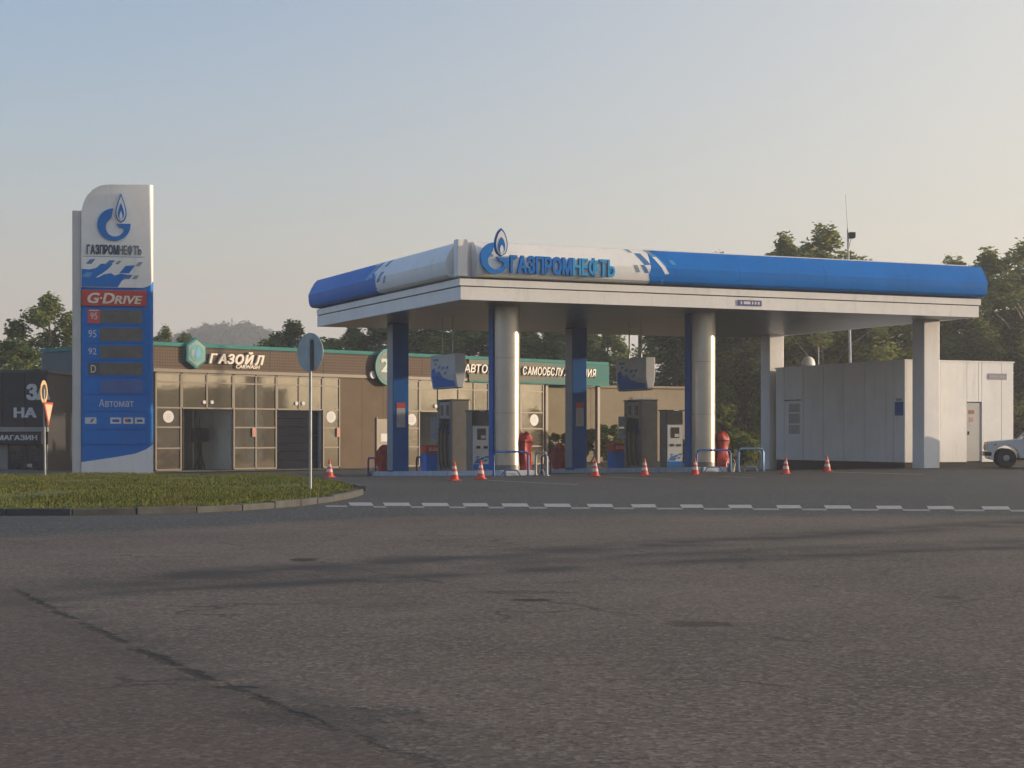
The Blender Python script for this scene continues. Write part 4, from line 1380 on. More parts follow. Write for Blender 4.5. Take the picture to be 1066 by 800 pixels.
# red header
rp = MB().box(lx(84.8), lx(150), -.05, .02, lz(318.5), lz(302.0)).build('red_header', RED, pyl, bevel=.012)
word('lettering', 'G', lx(91), lx(102.5), lz(315.5), lz(305), -.062, .012, CREAM, rp, bold=.03, shear=.22)
MB().box(lx(103.3), lx(105.3), -.062, -.050, lz(311.2), lz(309.4)).build('lettering', CREAM, rp)
word('lettering', 'D', lx(106), lx(117.5), lz(315.6), lz(305.2), -.062, .012, CREAM, rp, bold=.03, shear=.22)
word('lettering', 'RIVE', lx(118), lx(145.5), lz(315.9), lz(307.8), -.062, .012, CREAM, rp, bold=.03, shear=.22)
rows = [320, 338.6, 357.4, 375.2, 393.0, 411.0, 429.0, 447.4, 463]
for i in range(8):
    y0, y1 = rows[i] + .5, rows[i + 1] - .6
    r_ = MB().box(lx(84.8), lx(150), -.012, .02, lz(y1), lz(y0)).build('row_panel', BLUE, pyl)
    if i < 4:
        MB().box(lx(103), lx(146), -.024, -.012, lz(y1 - 2.0), lz(y0 + 2.0)).build('price_display', DISPLAY, r_)
    if i == 4:
        MB().box(lx(103), lx(146), -.022, -.012, lz(y1 - 1.5), lz(y0 + 2.0)).build('blank_display', mat('blank_blue', (.015, .10, .34), .15, var=.15), r_)
    if i == 0:
        MB().box(lx(90.5), lx(103), -.024, -.012, lz(y1 - 1.4), lz(y0 + 1.4)).build('grade_badge', mat('badge_red', (.60, .07, .06), .5), r_)
        word('lettering', '95', lx(93.5), lx(100.5), lz(332.5), lz(325.5), -.028, .004, PALE, r_, bold=.01)
        MB().box(lx(92), lx(101.5), -.028, -.024, lz(323.6), lz(322.6)).build('badge_mark', PALE, r_)
    if i in (1, 2):
        word('lettering', '95' if i == 1 else '92', lx(91.5), lx(99.5), lz(y1 - 5.5), lz(y0 + 4.5), -.016, .004, PALE, r_, bold=.0)
    if i == 3:
        MB().box(lx(91), lx(102.6), -.024, -.012, lz(y1 - 2.0), lz(y0 + 2.0)).build('grade_badge', DARK, r_)
        word('lettering', 'D', lx(94), lx(99), lz(388), lz(380), -.028, .004, PALE, r_, bold=.01)
    if i == 5:
        word('lettering', 'Автомат', lx(102), lx(137), lz(423.8), lz(415.8), -.016, .004, PALE, r_, bold=.0)
    if i == 6:
        for k, (a, b) in enumerate(((88, 99.5), (113.5, 124.5), (126.5, 136.5), (138.2, 148))):
            c_ = MB().box(lx(a), lx(b), -.018, -.012, lz(441.3), lz(434.8)).build('card_mark', PALE, r_)
            if k in (1, 3):
                MB().box(lx(a + 2), lx(b - 2), -.021, -.0175, lz(439.5), lz(436.8)).build('card_print', BLUE_D, c_)
            elif k == 2:
                MB().disc_y(lx(a + 3.6), lz(438), 1.9 / S_, -.021, -.0175, 14).build('card_print', RED, c_)
                MB().disc_y(lx(a + 6.2), lz(438), 1.9 / S_, -.022, -.0175, 14).build('card_print', BLUE_D, c_)
            else:
                MB().add([(lx(a + 5), -.0195, lz(440)), (lx(a + 7), -.0195, lz(440)), (lx(a + 9.5), -.0195, lz(436)), (lx(a + 7), -.0195, lz(436))], [(0, 1, 2, 3)]).build('card_print', MIDBLUE, c_, fix=False)

# ------------------------------------------------------------------ car wash
AX, AY = -14.16, 68.1
BX, BY = 4.8, 87.3
WANG = math.atan2(BY - AY, BX - AX)
wc, ws = math.cos(WANG), math.sin(WANG)
WZ = -.2
wash = empty('car_wash', (AX, AY, 0), WANG, 'long low brown car wash with tinted glazing and teal roof edge behind the pumps', 'car wash')
def sw(px):
    k = (px - CX) / F
    return (AX - k * AY) / (k * ws - wc)
def zw(px, py):
    d = AY + sw(px) * ws
    return EYE - (py - HY) * d / F
ROOF = zw(159, 355.9)
S_END = sw(566)
S_R = sw(632)
z_fb = zw(165, 383.5)      # fascia bottom
z_led = zw(165, 387.2)
z_t1, z_g, z_m1, z_m2, z_b = zw(165, 397.5), zw(200, 425), zw(170, 445), zw(170, 467), WZ
DEP = 8.3
# shell
MB().box(.05, S_END, DEP - .2, DEP, WZ, ROOF - .3).build('rear_wall', INTERIOR, wash)
MB().box(S_END - .2, S_END, .15, DEP - .2, WZ, ROOF - .3).build('end_wall', BROWN, wash)
MB().box(.02, S_R - .05, .1, DEP, ROOF - .32, ROOF - .12).build('roof', ROOFDARK, wash)
MB().box(.05, S_END, .1, DEP, z_fb - .1, z_fb).build('ceiling', INTERIOR, wash)
MB().box(.05, S_END, .0, DEP, WZ - .05, WZ + .01).build('floor', CONCRETE, wash)
# fascia, front and left end
s_band = sw(486)
fcuts = [0.0] + [s_band * k / 6 for k in range(1, 6)] + [s_band]
for a, b in zip(fcuts, fcuts[1:]):
    MB().box(a + .006, b - .006, -.06, .05, z_fb, ROOF - .16).build('fascia_panel', WEAVE, wash)
MB().box(-.08, S_R, -.12, .1, ROOF - .155, ROOF).build('roof_edge', TEAL, wash, bevel=.02)
MB().box(-.12, -.0805, -.12, DEP, ROOF - .155, ROOF).build('roof_edge', TEAL, wash)
MB().box(-.06, .05, .052, DEP, z_fb, ROOF - .16).build('fascia_panel', mat('fascia_shade', (.07, .09, .11), .5, var=.1), wash)  # left-end fascia with its shade put into the colour
MB().box(0, s_band, -.09, .06, z_led, z_fb - .004).build('ledge', TAN, wash)
# printed fascia on the right
zr0, zr1 = zw(560, 399.5), ROOF - .16
MB().box(s_band + .01, S_R, -.14, .05, zr0, zr1).build('printed_fascia', BAND, wash)
MB().box(S_R - .15, S_R, .05, DEP * .7, zr0, zr1).build('printed_fascia', TEAL, wash)
MB().box(s_band + .01, S_R + .02, -.17, -.141, zr0 - .03, zr0 + .05).build('trim', TEAL, wash)
MB().box(S_END + .02, S_R - .16, .06, DEP * .7, zr0 + .1, zr0 + .2).build('porch_ceiling', BROWN, wash)
word('letter_side_shadow', 'АВТОМОЙКА', sw(480) - .03, sw(538) - .03, zw(510, 388.7) - .04, zw(510, 380.5), -.20, .05, BLACK, wash, bold=.05, shear=.15, letters=True, ref='А')  # black offset copies paint in the letters' dark sides and cast shadows
word('sign_letter', 'АВТОМОЙКА', sw(480), sw(538), zw(510, 388.7), zw(510, 380.5), -.23, .02, CREAM, wash, bold=.015, shear=.15, letters=True, ref='А')
word('letter_side_shadow', 'САМООБСЛУЖИВАНИЯ', sw(541) - .03, sw(617) - .03, zw(580, 391.5) - .04, zw(580, 383.5), -.20, .05, BLACK, wash, bold=.05, shear=.15, letters=True, ref='А')
word('sign_letter', 'САМООБСЛУЖИВАНИЯ', sw(541), sw(617), zw(580, 391.5), zw(580, 383.5), -.23, .02, CREAM, wash, bold=.015, shear=.15, letters=True, ref='А')
for px in (571, 625):
    s = sw(px)
    MB().box(s - .09, s + .09, .1, .28, WZ, zr0 + .1).build('porch_post', TAN, wash)
# glazing: columns by photo position, rows by height
def framed(px_list, z0s, name='pane', m=None):
    """panes between mullions"""
    ss = [sw(p) for p in px_list]
    for a, b in zip(ss, ss[1:]):
        for z0, z1 in zip(z0s, z0s[1:]):
            MB().box(a + .03, b - .03, .0, .03, z0 + .028, z1 - .028).build(name, m or PANE, wash)
    for s in ss:
        MB().box(s - .035, s + .035, -.04, .06, z0s[0], z0s[-1]).build('mullion', TAN, wash)
    for i, z in enumerate(z0s):
        for a, b in zip(ss, ss[1:]):
            MB().box(a + .036, b - .036, -.03, .05, z - .032, z + .032).build('transom', TAN, wash)
full = [z_b + .05, z_m2, z_m1, z_g, z_t1, z_led - .05]
top = [z_g, z_t1, z_led - .05]
def run(cols, zs):
    framed(cols, zs)
run([162, 188], full)
run([189.2, 215, 242], top)
run([243.2, 266, 287], full)
run([288.2, 311, 335.2], top)
run([336.4, 353], full)
s0, s1 = sw(354), sw(420)
npan = 3
for i in range(npan):
    a, b = s0 + (s1 - s0) * i / npan, s0 + (s1 - s0) * (i + 1) / npan
    MB().box(a + .006, b - .006, -.02, .1, z_b, z_led - .004).build('wall_panel', BROWN, wash)
s0, s1 = sw(391), sw(405)
dd = MB().box(s0 + .06, s1 - .06, -.06, -.021, z_b + .05, z_b + 2.15).build('door', mat('door_tan', (.24, .19, .14), .5), wash)
for a, b in ((s0, s0 + .055), (s1 - .055, s1)):
    MB().box(a, b, -.075, -.021, z_b + .0, z_b + 2.22).build('door_frame', TAN, dd)
MB().box(s0 + .25, s0 + .62, -.066, -.061, z_b + 1.15, z_b + 1.5).build('door_notice', PALE, dd)
run([421, 436], full)
run([437.2, 456, 477], top)
run([478.2, 493, 508, 526, 541], full)
run([542.2, 565], full)
# side glazing on the shaded left end
for k in range(4):
    a, b = .3 + k * 2.0, .3 + (k + 1) * 2.0
    for z0, z1 in zip(full, full[1:]):
        MB().box(.0, .04, a + .05, b - .05, z0 + .04, z1 - .04).build('pane', PANE, wash)
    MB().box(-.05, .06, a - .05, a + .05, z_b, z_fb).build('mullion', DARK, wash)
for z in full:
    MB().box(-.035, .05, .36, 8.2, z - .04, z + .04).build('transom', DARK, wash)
# bays behind the gates: side walls, gate leaves
for (a, b, m) in ((188.6, 242.8, None), (287.8, 335.8, 'dark'), (436.8, 477.6, None)):
    sa, sb = sw(a), sw(b)
    MB().box(sa - .02, sa + .08, .1, DEP - .25, z_b + .02, z_g).build('bay_wall', INTERIOR, wash)
    MB().box(sb - .08, sb + .02, .1, DEP - .25, z_b + .02, z_g).build('bay_wall', INTERIOR, wash)
    if m:
        for k in range(7):
            z0 = z_b + .02 + (z_g - z_b - .05) * k / 7
            z1 = z_b + .02 + (z_g - z_b - .05) * (k + 1) / 7
            MB().box(sa + .09, sb - .09, .22, .27, z0 + .008, z1 - .008).build('gate_slat', mat('gate_navy', (.012, .015, .026), .85, var=.15, spec=.1), wash)
    else:
        n = 5
        for k in range(n):
            x = sa + .3 + (sb - sa - .6) * k / (n - 1)
            MB().tube([(x, 2.4, z_b), (x, 2.4, z_g)], .045, 6).build('bay_rail', GALV, wash)
        for k in range(4):
            x0 = sa + .2 + (sb - sa - .4) * k / 4
            x1 = sa + .2 + (sb - sa - .4) * (k + 1) / 4
            MB().box(x0 + .03, x1 - .03, 4.2, 4.25, z_b + .02, z_g).build('screen_panel', mat('screen_grey', (.36, .42, .45), .35, var=.2), wash)
# badge and lettering
hx, hz = sw(200.5), zw(200.5, 368.2)
hr = .62
def hexa(r, y0, y1, m, nm, par):
    pts = [(hx + r * .88 * math.cos(R(a)), hz + r * 1.02 * math.sin(R(a))) for a in range(30, 390, 60)]
    return MB().prism_xz(pts, y0, y1).build(nm, m, par, bevel=.01)
hb = hexa(hr, -.26, -.06, TEAL, 'badge', wash)
hexa(hr * .86, -.275, -.262, mat('badge_grey', (.22, .32, .32), .4), 'badge_face', hb)
hexa(hr * .80, -.285, -.277, mat('badge_dull', (.15, .30, .29), .35), 'badge_face', hb)
MB().disc_y(hx, hz, hr * .56, -.296, -.287, 28, rx=hr * .54).build('badge_face', TEAL_D, hb)
MB().prism_xz([(hx + .06, hz + .26), (hx - .10, hz - .02), (hx - .02, hz - .22), (hx + .14, hz - .10), (hx + .16, hz + .06)], -.304, -.298).build('badge_drop', LIGHTBLUE, hb)
MB().prism_xz([(hx - .26, hz + .10), (hx - .12, hz + .16), (hx - .16, hz - .18), (hx - .28, hz - .08)], -.304, -.298).build('badge_drop', GREYBLUE, hb)
word('sign_letter', 'ГАЗОЙЛ', sw(215.5), sw(272), zw(243, 379.2), zw(243, 369.6), -.20, .10, CREAM, wash, bold=.045, shear=.25, letters=True, ref='Г')
word('sign_letter', 'CARWASH', sw(243.5), sw(268), zw(256, 384.2), zw(256, 380.3), -.16, .06, CREAM, wash, bold=.03, shear=.2)
# round 24 sign
ox, oz = sw(400.5), zw(400.5, 382.5)
rr = .82
rs = MB().disc_y(ox, oz, rr, -.30, -.14, 36).build('round_sign', DARK, wash)
ring = MB()
pts_o = [(ox + rr * math.cos(R(a)), oz + rr * math.sin(R(a))) for a in range(0, 360, 10)]
pts_i = [(ox + rr * .87 * math.cos(R(a)), oz + rr * .87 * math.sin(R(a))) for a in range(0, 360, 10)]
n = len(pts_o)
ring.add([(p[0], -.325, p[1]) for p in pts_o] + [(p[0], -.325, p[1]) for p in pts_i] + [(p[0], -.302, p[1]) for p in pts_o] + [(p[0], -.302, p[1]) for p in pts_i],
         [(i, (i + 1) % n, (i + 1) % n + n, i + n) for i in range(n)] + [(i, i + 2 * n, (i + 1) % n + 2 * n, (i + 1) % n) for i in range(n)] + [(i + n, (i + 1) % n + n, (i + 1) % n + 3 * n, i + 3 * n) for i in range(n)])
ring.build('ring', mat('ring_pale', (.16, .38, .34), .6, spec=.1), rs)
MB().disc_y(ox, oz, rr * .85, -.312, -.302, 36).build('sign_face', mat('sign_olive', (.06, .11, .10), .5), rs)
word('lettering', '24', ox - .46, ox + .50, oz - .22, oz + .34, -.328, .012, mat('digits', (.50, .60, .54), .5), rs, bold=.04)
MB().disc_y(sw(385.5), zw(385.5, 390.5), .17, -.2, -.1, 18).build('wall_lamp', PALE, wash)
# stickers
for (px, py, r) in ((212, 419, .075), (220, 419, .075), (308, 420.2, .078), (315, 420.2, .078), (453, 423, .085), (459.5, 423, .085), (175.2, 434, .24), (344.5, 434.3, .25), (428.5, 437, .26), (556, 437.5, .28)):
    o = MB().disc_y(sw(px), zw(px, py), r, -.012 if r > .1 else -.06, -.001, 22, rx=r * 1.05).build('sticker', PALE, wash)
    if r > .1:
        for k in (-1, 0, 1):
            MB().box(sw(px) - r * .5, sw(px) + r * .5, -.0145, -.0125, zw(px, py) + k * r * .34 - .012, zw(px, py) + k * r * .34 + .012).build('sticker_print', NOTICE, o)
for px in (263.5, 351.3):
    MB().box(sw(px) - .09, sw(px) + .09, -.075, -.052, zw(px, 455), zw(px, 445.5)).build('red_notice', mat('notice_redpale', (.5, .2, .16), .5), wash)

# vacuum post just inside the first gate
kq, dq = (208 - CX) / F, 1.2
s = (kq * (AY + dq * wc) - AX + dq * ws) / (wc - kq * ws)
e = empty('wash_console', (AX + s * wc - dq * ws, AY + s * ws + dq * wc, WZ), WANG, 'black self service wash console standing in the first open gate', 'console')
MB().box(-.36, .36, -.14, .14, 1.15, 1.72).build('console_head', BLACK, e, bevel=.03)
MB().box(-.34, .34, -.16, -.141, 1.22, 1.66).build('console_face', SCREEN, e)
MB().box(-.07, .07, -.07, .07, .02, 1.15).build('stem', BLACK, e)
MB().tube([(-.25, 0, 0.02), (-.1, 0, .5), (0, 0, .9)], .04, 6).build('strut', BLACK, e)
MB().tube([(.25, 0, 0.02), (.1, 0, .5), (0, 0, .9)], .04, 6).build('strut', BLACK, e)
MB().tube([(0, 0, 1.72), (0.0, 0, 2.1)], .03, 6).build('antenna', BLACK, e)

# ------------------------------------------------------------------ shop at the left edge
SZ = 62.0
k_ = F / SZ
shop = empty('corner_shop', ((49 - CX) / F * SZ, SZ, EYE - (497 - HY) / k_ + .1), 0, 'charcoal clad shop with white lettering at the left edge', 'shop')
def qx(px): return (px - 49) / k_
def qz(py): return (494 - py) / k_
XL = qx(-90)
MB().box(XL, 0, .12, 4.0, -.2, qz(388)).build('wall', CHARCOAL, shop)
npn = 6
for i in range(npn):
    a, b = XL + (0 - XL) * i / npn, XL + (0 - XL) * (i + 1) / npn
    MB().box(a + .008, b - .008, -.04, .12, qz(444.5), qz(388)).build('cladding_panel', CHARCOAL, shop)
MB().box(XL, .03, -.08, .12, qz(449.5), qz(444.8)).build('ledge', mat('ledge_grey', (.30, .29, .27), .6), shop)
MB().box(XL, qx(45), -.25, .12, qz(462.5), qz(450)).build('sign_board', mat('board_dark', (.022, .022, .026), .5), shop)
word('lettering', 'МАГАЗИН', qx(-1), qx(40.5), qz(458.3), qz(453.2), -.27, .02, PALE, shop, bold=.04)
word('lettering', 'ЗА', qx(29), qx(57) - .2, qz(416), qz(400.5), -.06, .02, PALE, shop, bold=.06)
word('lettering', 'НА', qx(15.5), qx(37.5), qz(434.5), qz(424.8), -.06, .02, PALE, shop, bold=.05)
MB().box(XL, qx(8), -.02, .12, -.2, qz(463)).build('wall_panel', SHOPGREY, shop)
MB().box(qx(46), 0, -.02, .12, -.2, qz(463)).build('wall_panel', SHOPGREY, shop)
for a, b in ((8, 26.5), (27, 45.8)):
    MB().box(qx(a) + .04, qx(b) - .04, .04, .11, -.1, qz(464)).build('shop_window', mat('shop_glass', (.018, .022, .03), .07, var=.2, spec=.8), shop)
for px in (8, 26.7, 45.8):
    MB().box(qx(px) - .04, qx(px) + .04, 0, .115, -.1, qz(463)).build('window_frame', BLACK, shop)
MB().box(qx(28), qx(33), .03, .04, qz(486.5), qz(483)).build('window_sticker', NOTICE, shop)
MB().box(XL - .1, .06, -.06, 4.1, qz(388) + .003, qz(388) + .10).build('roof', ROOFDARK, shop)

# ------------------------------------------------------------------ road signs
p = gpx(323, 510.5, .06)
e = empty('round_road_sign', (p.x, p.y, .05), R(0), 'round road sign seen from its grey back on a pole in the grass', 'road sign')
kk = F / p.y
dz = (510.5 - 366.5) / kk
MB().tube([(0, 0, -.1), (.005, 0, dz + .30)], .032, 10).build('pole', SIGNPOLE, e, smooth_=True)
h = MB().disc_y(0, 0, .40, -.02, -.004, 36).build('sign_plate', SIGNBACK, e)
h.location = (.0, .06, dz)
h.rotation_euler = (0, 0, R(-42))
pts = [(.40 * math.cos(R(a)), 0, .40 * math.sin(R(a))) for a in range(0, 361, 10)]
o = MB().tube(pts, .012, 6).build('folded_rim', SIGNBACK, h)
o.location = (0, -.012, 0)
MB().box(.0, .075, -.05, -.034, dz - .36, dz + .26).build('back_channel', DARK, e)
p = gpx(47, 497.5)
e = empty('give_way_sign', (p.x, p.y, .0), 0, 'sunlit give way triangle under a narrow round sign beside the shop', 'road sign')
kk = F / p.y
MB().tube([(0, 0, -.1), (-.04, 0, 2.55)], .03, 8).build('pole', SIGNPOLE, e, smooth_=True)
t = MB().prism_xz([(0, -.36), (.38, .34), (-.38, .34)], -.03, -.012).build('triangle_plate', ORANGE, e, bevel=.004)
t.location = (.07, 0, 1.82)
t.rotation_euler = (0, R(0), R(84))
MB().prism_xz([(0, -.24), (.28, .28), (-.28, .28)], -.040, -.031).build('triangle_face', SIGNW, t)
h = MB().disc_y(0, 0, .34, -.03, -.012, 28).build('round_plate', mat('sign_yellow', (.70, .48, .25), .4), e)
h.location = (-.06, 0, 2.46)
h.rotation_euler = (0, 0, R(88))
MB().disc_y(0, 0, .22, -.038, -.031, 28).build('round_face', DARK, h)

# ------------------------------------------------------------------ far beige building and its shrubs, utility pole
p0, p1 = ppx(560, 454, 91), ppx(720, 454, 95)
ang = math.atan2(p1.y - p0.y, p1.x - p0.x)
bb = empty('beige_building', (p0.x, p0.y, -.3), ang, 'plain beige flat roofed building in low sun beyond the pumps', 'building')
L_ = (p1 - p0).length
hb_ = EYE + (454 - 402) * 93.5 / F + .3
ns = 3
for i in range(ns):
    MB().box(L_ * i / ns + (.02 if i else 0), L_ * (i + 1) / ns, 0, .3, -.2, hb_ - .12).build('wall_panel', BEIGE, bb)
MB().box(0, L_, .3, 7, -.2, hb_ - .12).build('wall', BEIGE, bb)
MB().box(-.1, L_ + .1, -.12, 7.1, hb_ - .118, hb_).build('roof_edge', mat('edge_tan', (.40, .32, .22), .7), bb)
s_ = L_ * .60
MB().box(s_, s_ + 1.3, -.05, 0, hb_ - 1.45, hb_ - .62).build('wall_vent', mat('vent_grey', (.28, .26, .23), .6), bb)

p = ppx(666, 454, 112)
e = empty('utility_pole', (p.x, p.y, -.3), 0, 'thin dark utility pole rising behind the beige building', 'utility pole')
MB().tube([(0, 0, 0), (0, 0, 10.0)], [.13, .10], 8).build('pole', BARK, e)
MB().box(-.8, .8, -.06, .06, 9.1, 9.22).build('cross_arm', BARK, e)

# ------------------------------------------------------------------ trees
def leaf_cloud(rnd, clumps, n, size, droop=0.0, flat_=0.0):
    mb = MB()
    tot = sum(c[3] ** 2 for c in clumps)
    for (cx, cy, cz, r, sz) in clumps:
        k = max(8, int(n * r * r / tot))
        for _ in range(k):
            while True:
                d = Vector((rnd.uniform(-1, 1), rnd.uniform(-1, 1), rnd.uniform(-1, 1)))
                if d.length <= 1:
                    break
            d = d * (0.55 + 0.45 * rnd.random())
            p = Vector((cx + d.x * r, cy + d.y * r, cz + d.z * r * sz))
            if droop:
                p.z -= droop * rnd.random() * r
            s = size * rnd.uniform(.6, 1.4)
            a, b = rnd.uniform(0, 6.283), rnd.uniform(-1.2, 1.2)
            e1 = Vector((math.cos(a), math.sin(a), rnd.uniform(-.5, .5) - droop * .6)).normalized()
            e2 = e1.cross(Vector((rnd.gauss(0, 1), rnd.gauss(0, 1), rnd.gauss(0, 1)))).normalized()
            e1 *= s
            e2 *= s * .55
            i = len(mb.v)
            mb.v += [tuple(p - e1), tuple(p + e2 * .9 - e1 * .1), tuple(p + e1), tuple(p - e2 * .9 - e1 * .1)]
            mb.f.append((i, i + 1, i + 2, i + 3))
    return mb

def tree_meshes(seed, h, w, bottom, n, size, leafm, barkm, nclump=34, droop=0.0, rs=1.0):
    """trunk and crown meshes for a deciduous tree of height h and crown width w"""
    rnd = random.Random(seed)
    clumps = []
    ch = h - bottom
    limbs = []
    for i in range(nclump):
        t = (i + rnd.random()) / nclump
        z = bottom + ch * (0.06 + 0.88 * t)
        env = math.sin(math.pi * min(1, (t * .86 + .14))) ** .75
        rad = w / 2 * env * (rnd.random() ** .45) * (1 + .18 * rnd.uniform(-1, 1))
        a = rnd.uniform(0, 6.283)
        r = w * rnd.uniform(.10, .17) * (1.1 - .35 * t) * rs
        clumps.append((rad * math.cos(a), rad * math.sin(a), z, r, rnd.uniform(.7, 1.15)))
        limbs.append((Vector((rad * math.cos(a), rad * math.sin(a), z)), t))
    clumps.append((0, 0, h - w * .08, w * .09, 1.2))
    crown = leaf_cloud(rnd, clumps, n, size, droop)
    tr = MB()
    r0 = .018 * h + .03
    pth = [(0, 0, -.3)]
    for k in range(1, 7):
        pth.append((rnd.gauss(0, .06) * k * .4, rnd.gauss(0, .06) * k * .4, h * .9 * k / 6))
    tr.tube(pth, [r0 * (1.15 - .165 * k) for k in range(7)], 8)
    for (q, t) in limbs[::2]:
        zz = max(bottom * .6, q.z - (h * .10 + q.xy.length * .5))
        f = zz / (h * .9) * 6
        i0 = int(clamp(math.floor(f), 0, 5))
        b0 = Vector(pth[i0]).lerp(Vector(pth[i0 + 1]), clamp(f - i0, 0, 1))
        m1 = b0.lerp(q, .5) + Vector((0, 0, .25))
        tr.tube([b0, m1, q], [r0 * .42 * (1.1 - .8 * t), r0 * .26 * (1.1 - .8 * t), .02], 5)
    return tr, crown

PROTO = {}
def proto(key, *a, **k):
    if key not in PROTO:
        tr, cr = tree_meshes(*a, **k)
        leafm, barkm = a[6], a[7]
        t = tr.build('trunk', barkm, None, smooth_=True, fix=False)
        c = cr.build('crown', leafm, None, fix=False)
        PROTO[key] = (t.data, c.data, a[1])
        bpy.data.objects.remove(t)
        bpy.data.objects.remove(c)
    return PROTO[key]

def tree(key, px, py_top, d, lab, name='broadleaf_tree', sx=1.0, rz=None, group='trees behind the station'):
    tm, cm, h = PROTO[key]
    p = ppx(px, py_top, d)
    base = gz(p.x, p.y) - .02
    s = (p.z - base) / h
    e = empty(name, (p.x, p.y, base), rz if rz is not None else random.uniform(0, 6.28), lab, 'tree', group)
    e.scale = (s * sx, s * sx, s)
    for nm, me in (('trunk', tm), ('crown', cm)):
        o = bpy.data.objects.new(nm, me)
        COL.objects.link(o)
        o.parent = e
    return e
proto('oakA', 11, 10.0, 7.4, 1.4, 15000, 0.14, LEAF_MID, BARK, nclump=46)
proto('oakB', 12, 10.0, 8.2, 1.2, 17000, 0.14, LEAF_DARK, BARK, nclump=48)
proto('oakC', 13, 10.0, 6.6, 1.6, 14000, 0.14, LEAF_DARK, BARK, nclump=40)
proto('birchA', 14, 14.0, 6.4, 1.6, 17000, 0.125, LEAF_BIRCH, BIRCHBARK, nclump=120, droop=1.0, rs=.72)
proto('birchB', 15, 14.0, 7.4, 1.2, 18000, 0.125, LEAF_BIRCH, BIRCHBARK, nclump=130, droop=.8, rs=.70)
proto('tallA', 16, 14.0, 7.2, .8, 20000, 0.16, LEAF_DARK, BARK, nclump=66)
proto('tallB', 17, 14.0, 7.0, .6, 20000, 0.16, LEAF_MID, BARK, nclump=66, droop=.3)

tree('oakA', 50, 306, 92, 'leafy green tree rising above the charcoal shop')
tree('oakB', 12, 352, 84, 'dark low tree directly behind the charcoal shop roof', sx=1.3)
tree('oakC', 88, 322, 97, 'slim dark tree half hidden behind the price pylon')
tree('birchB', 172, 336, 108, 'thin sparse tree just right of the pylon above the car wash roof')
tree('oakC', 192, 346, 112, 'small sparse tree left of the far hill above the green hexagon')
tree('oakB', 303, 333, 100, 'dark round tree above the car wash roof beside the round sign')
tree('oakA', 283, 352, 104, 'low green tree at the right foot of the far hill', sx=1.2)
row = [(345, 352, 104, 'oakB'), (368, 338, 108, 'tallB'), (396, 336, 106, 'oakB'), (424, 334, 110, 'tallA'), (452, 338, 106, 'oakC'), (482, 334, 112, 'tallA'),
       (512, 337, 108, 'oakB'), (548, 333, 112, 'tallB'), (578, 338, 110, 'oakC'), (606, 334, 116, 'tallA')]
ords = ['first', 'second', 'third', 'fourth', 'fifth', 'sixth', 'seventh', 'eighth', 'ninth', 'tenth']
for k, (px, py, d, key) in enumerate(row):
    tree(key, px, py, d, f'{ords[k]} tree from the left in the dark row under the canopy behind the car wash', sx=1.55)
tree('oakA', 634, 343, 122, 'paler tree beside the bright sky gap above the second hanging sign')
tree('tallA', 722, 300, 104, 'dark tree behind the second steel column, beside the spruce', sx=1.2)
tree('birchB', 747, 258, 112, 'tree whose thin top just shows above the blue lightbox', sx=1.3)
tree('tallB', 776, 296, 104, 'dark tree between the second steel column and the white column', sx=1.1)
tree('birchA', 816, 238, 106, 'left of the two tall birches above the middle of the lightbox', 'birch_tree', sx=1.35)
tree('birchB', 858, 228, 104, 'right of the two tall birches, beside the lamp post', 'birch_tree', sx=1.5)
tree('birchA', 898, 264, 108, 'low birch right of the lamp post just above the lightbox', 'birch_tree', sx=1.5)
tree('tallB', 800, 300, 110, 'dark tree behind the left white column', sx=1.2)
tree('tallA', 880, 300, 104, 'dark tree seen under the canopy above the kiosk roof, left', sx=1.2)
tree('tallB', 930, 296, 104, 'dark tree seen under the canopy above the kiosk roof, right', sx=1.2)
tree('birchB', 992, 262, 109, 'birch just right of the canopy end', 'birch_tree', sx=1.45)
tree('birchA', 1028, 254, 108, 'drooping birch above the kiosk door', 'birch_tree', sx=1.6)
tree('birchB', 1066, 246, 107, 'tallest birch, cut by the right edge of the picture', 'birch_tree', sx=1.5)
tree('tallA', 1010, 318, 106, 'dense dark tree low behind the kiosk door', sx=1.3)
tree('tallA', 1058, 325, 107, 'dense dark tree low behind the parked car', sx=1.3)
tree('oakB', 975, 330, 105, 'dense dark tree low behind the right white column', sx=1.2)

# spruce
def spruce(px, py, d, lab):
    rnd = random.Random(41)
    p = ppx(px, py, d)
    base = gz(p.x, p.y)
    h = p.z - base
    e = empty('spruce_tree', (p.x, p.y, base), 0, lab, 'tree', 'trees behind the station')
    MB().tube([(0, 0, -.2), (0, 0, h * .97)], [.2, .02], 8).build('trunk', BARK, e)
    mb = MB()
    for lev in range(34):
        t = lev / 34
        z = .6 + (h - .7) * t
        rad = (1 - t) ** .85 * h * .21 + .12
        nb = int(7 + 8 * (1 - t))
        for b in range(nb):
            a = 6.283 * b / nb + rnd.uniform(-.3, .3)
            rr = rad * rnd.uniform(.75, 1.1)
            for k in range(10):
                f = (k + .5) / 10
                q = Vector((math.cos(a) * rr * f, math.sin(a) * rr * f, z - .32 * rr * f + rnd.uniform(-.08, .08)))
                s = .16 * rnd.uniform(.7, 1.4)
                d1 = Vector((math.cos(a + rnd.uniform(-.9, .9)), math.sin(a + rnd.uniform(-.9, .9)), -.5)) * s
                d2 = Vector((rnd.gauss(0, 1), rnd.gauss(0, 1), rnd.gauss(0, .5))).normalized() * s * .5
                i = len(mb.v)
                mb.v += [tuple(q - d1), tuple(q + d2), tuple(q + d1), tuple(q - d2)]
                mb.f.append((i, i + 1, i + 2, i + 3))
    mb.build('crown', NEEDLE, e, fix=False)
spruce(702, 262, 100, 'dark pointed spruce left of the second steel column')

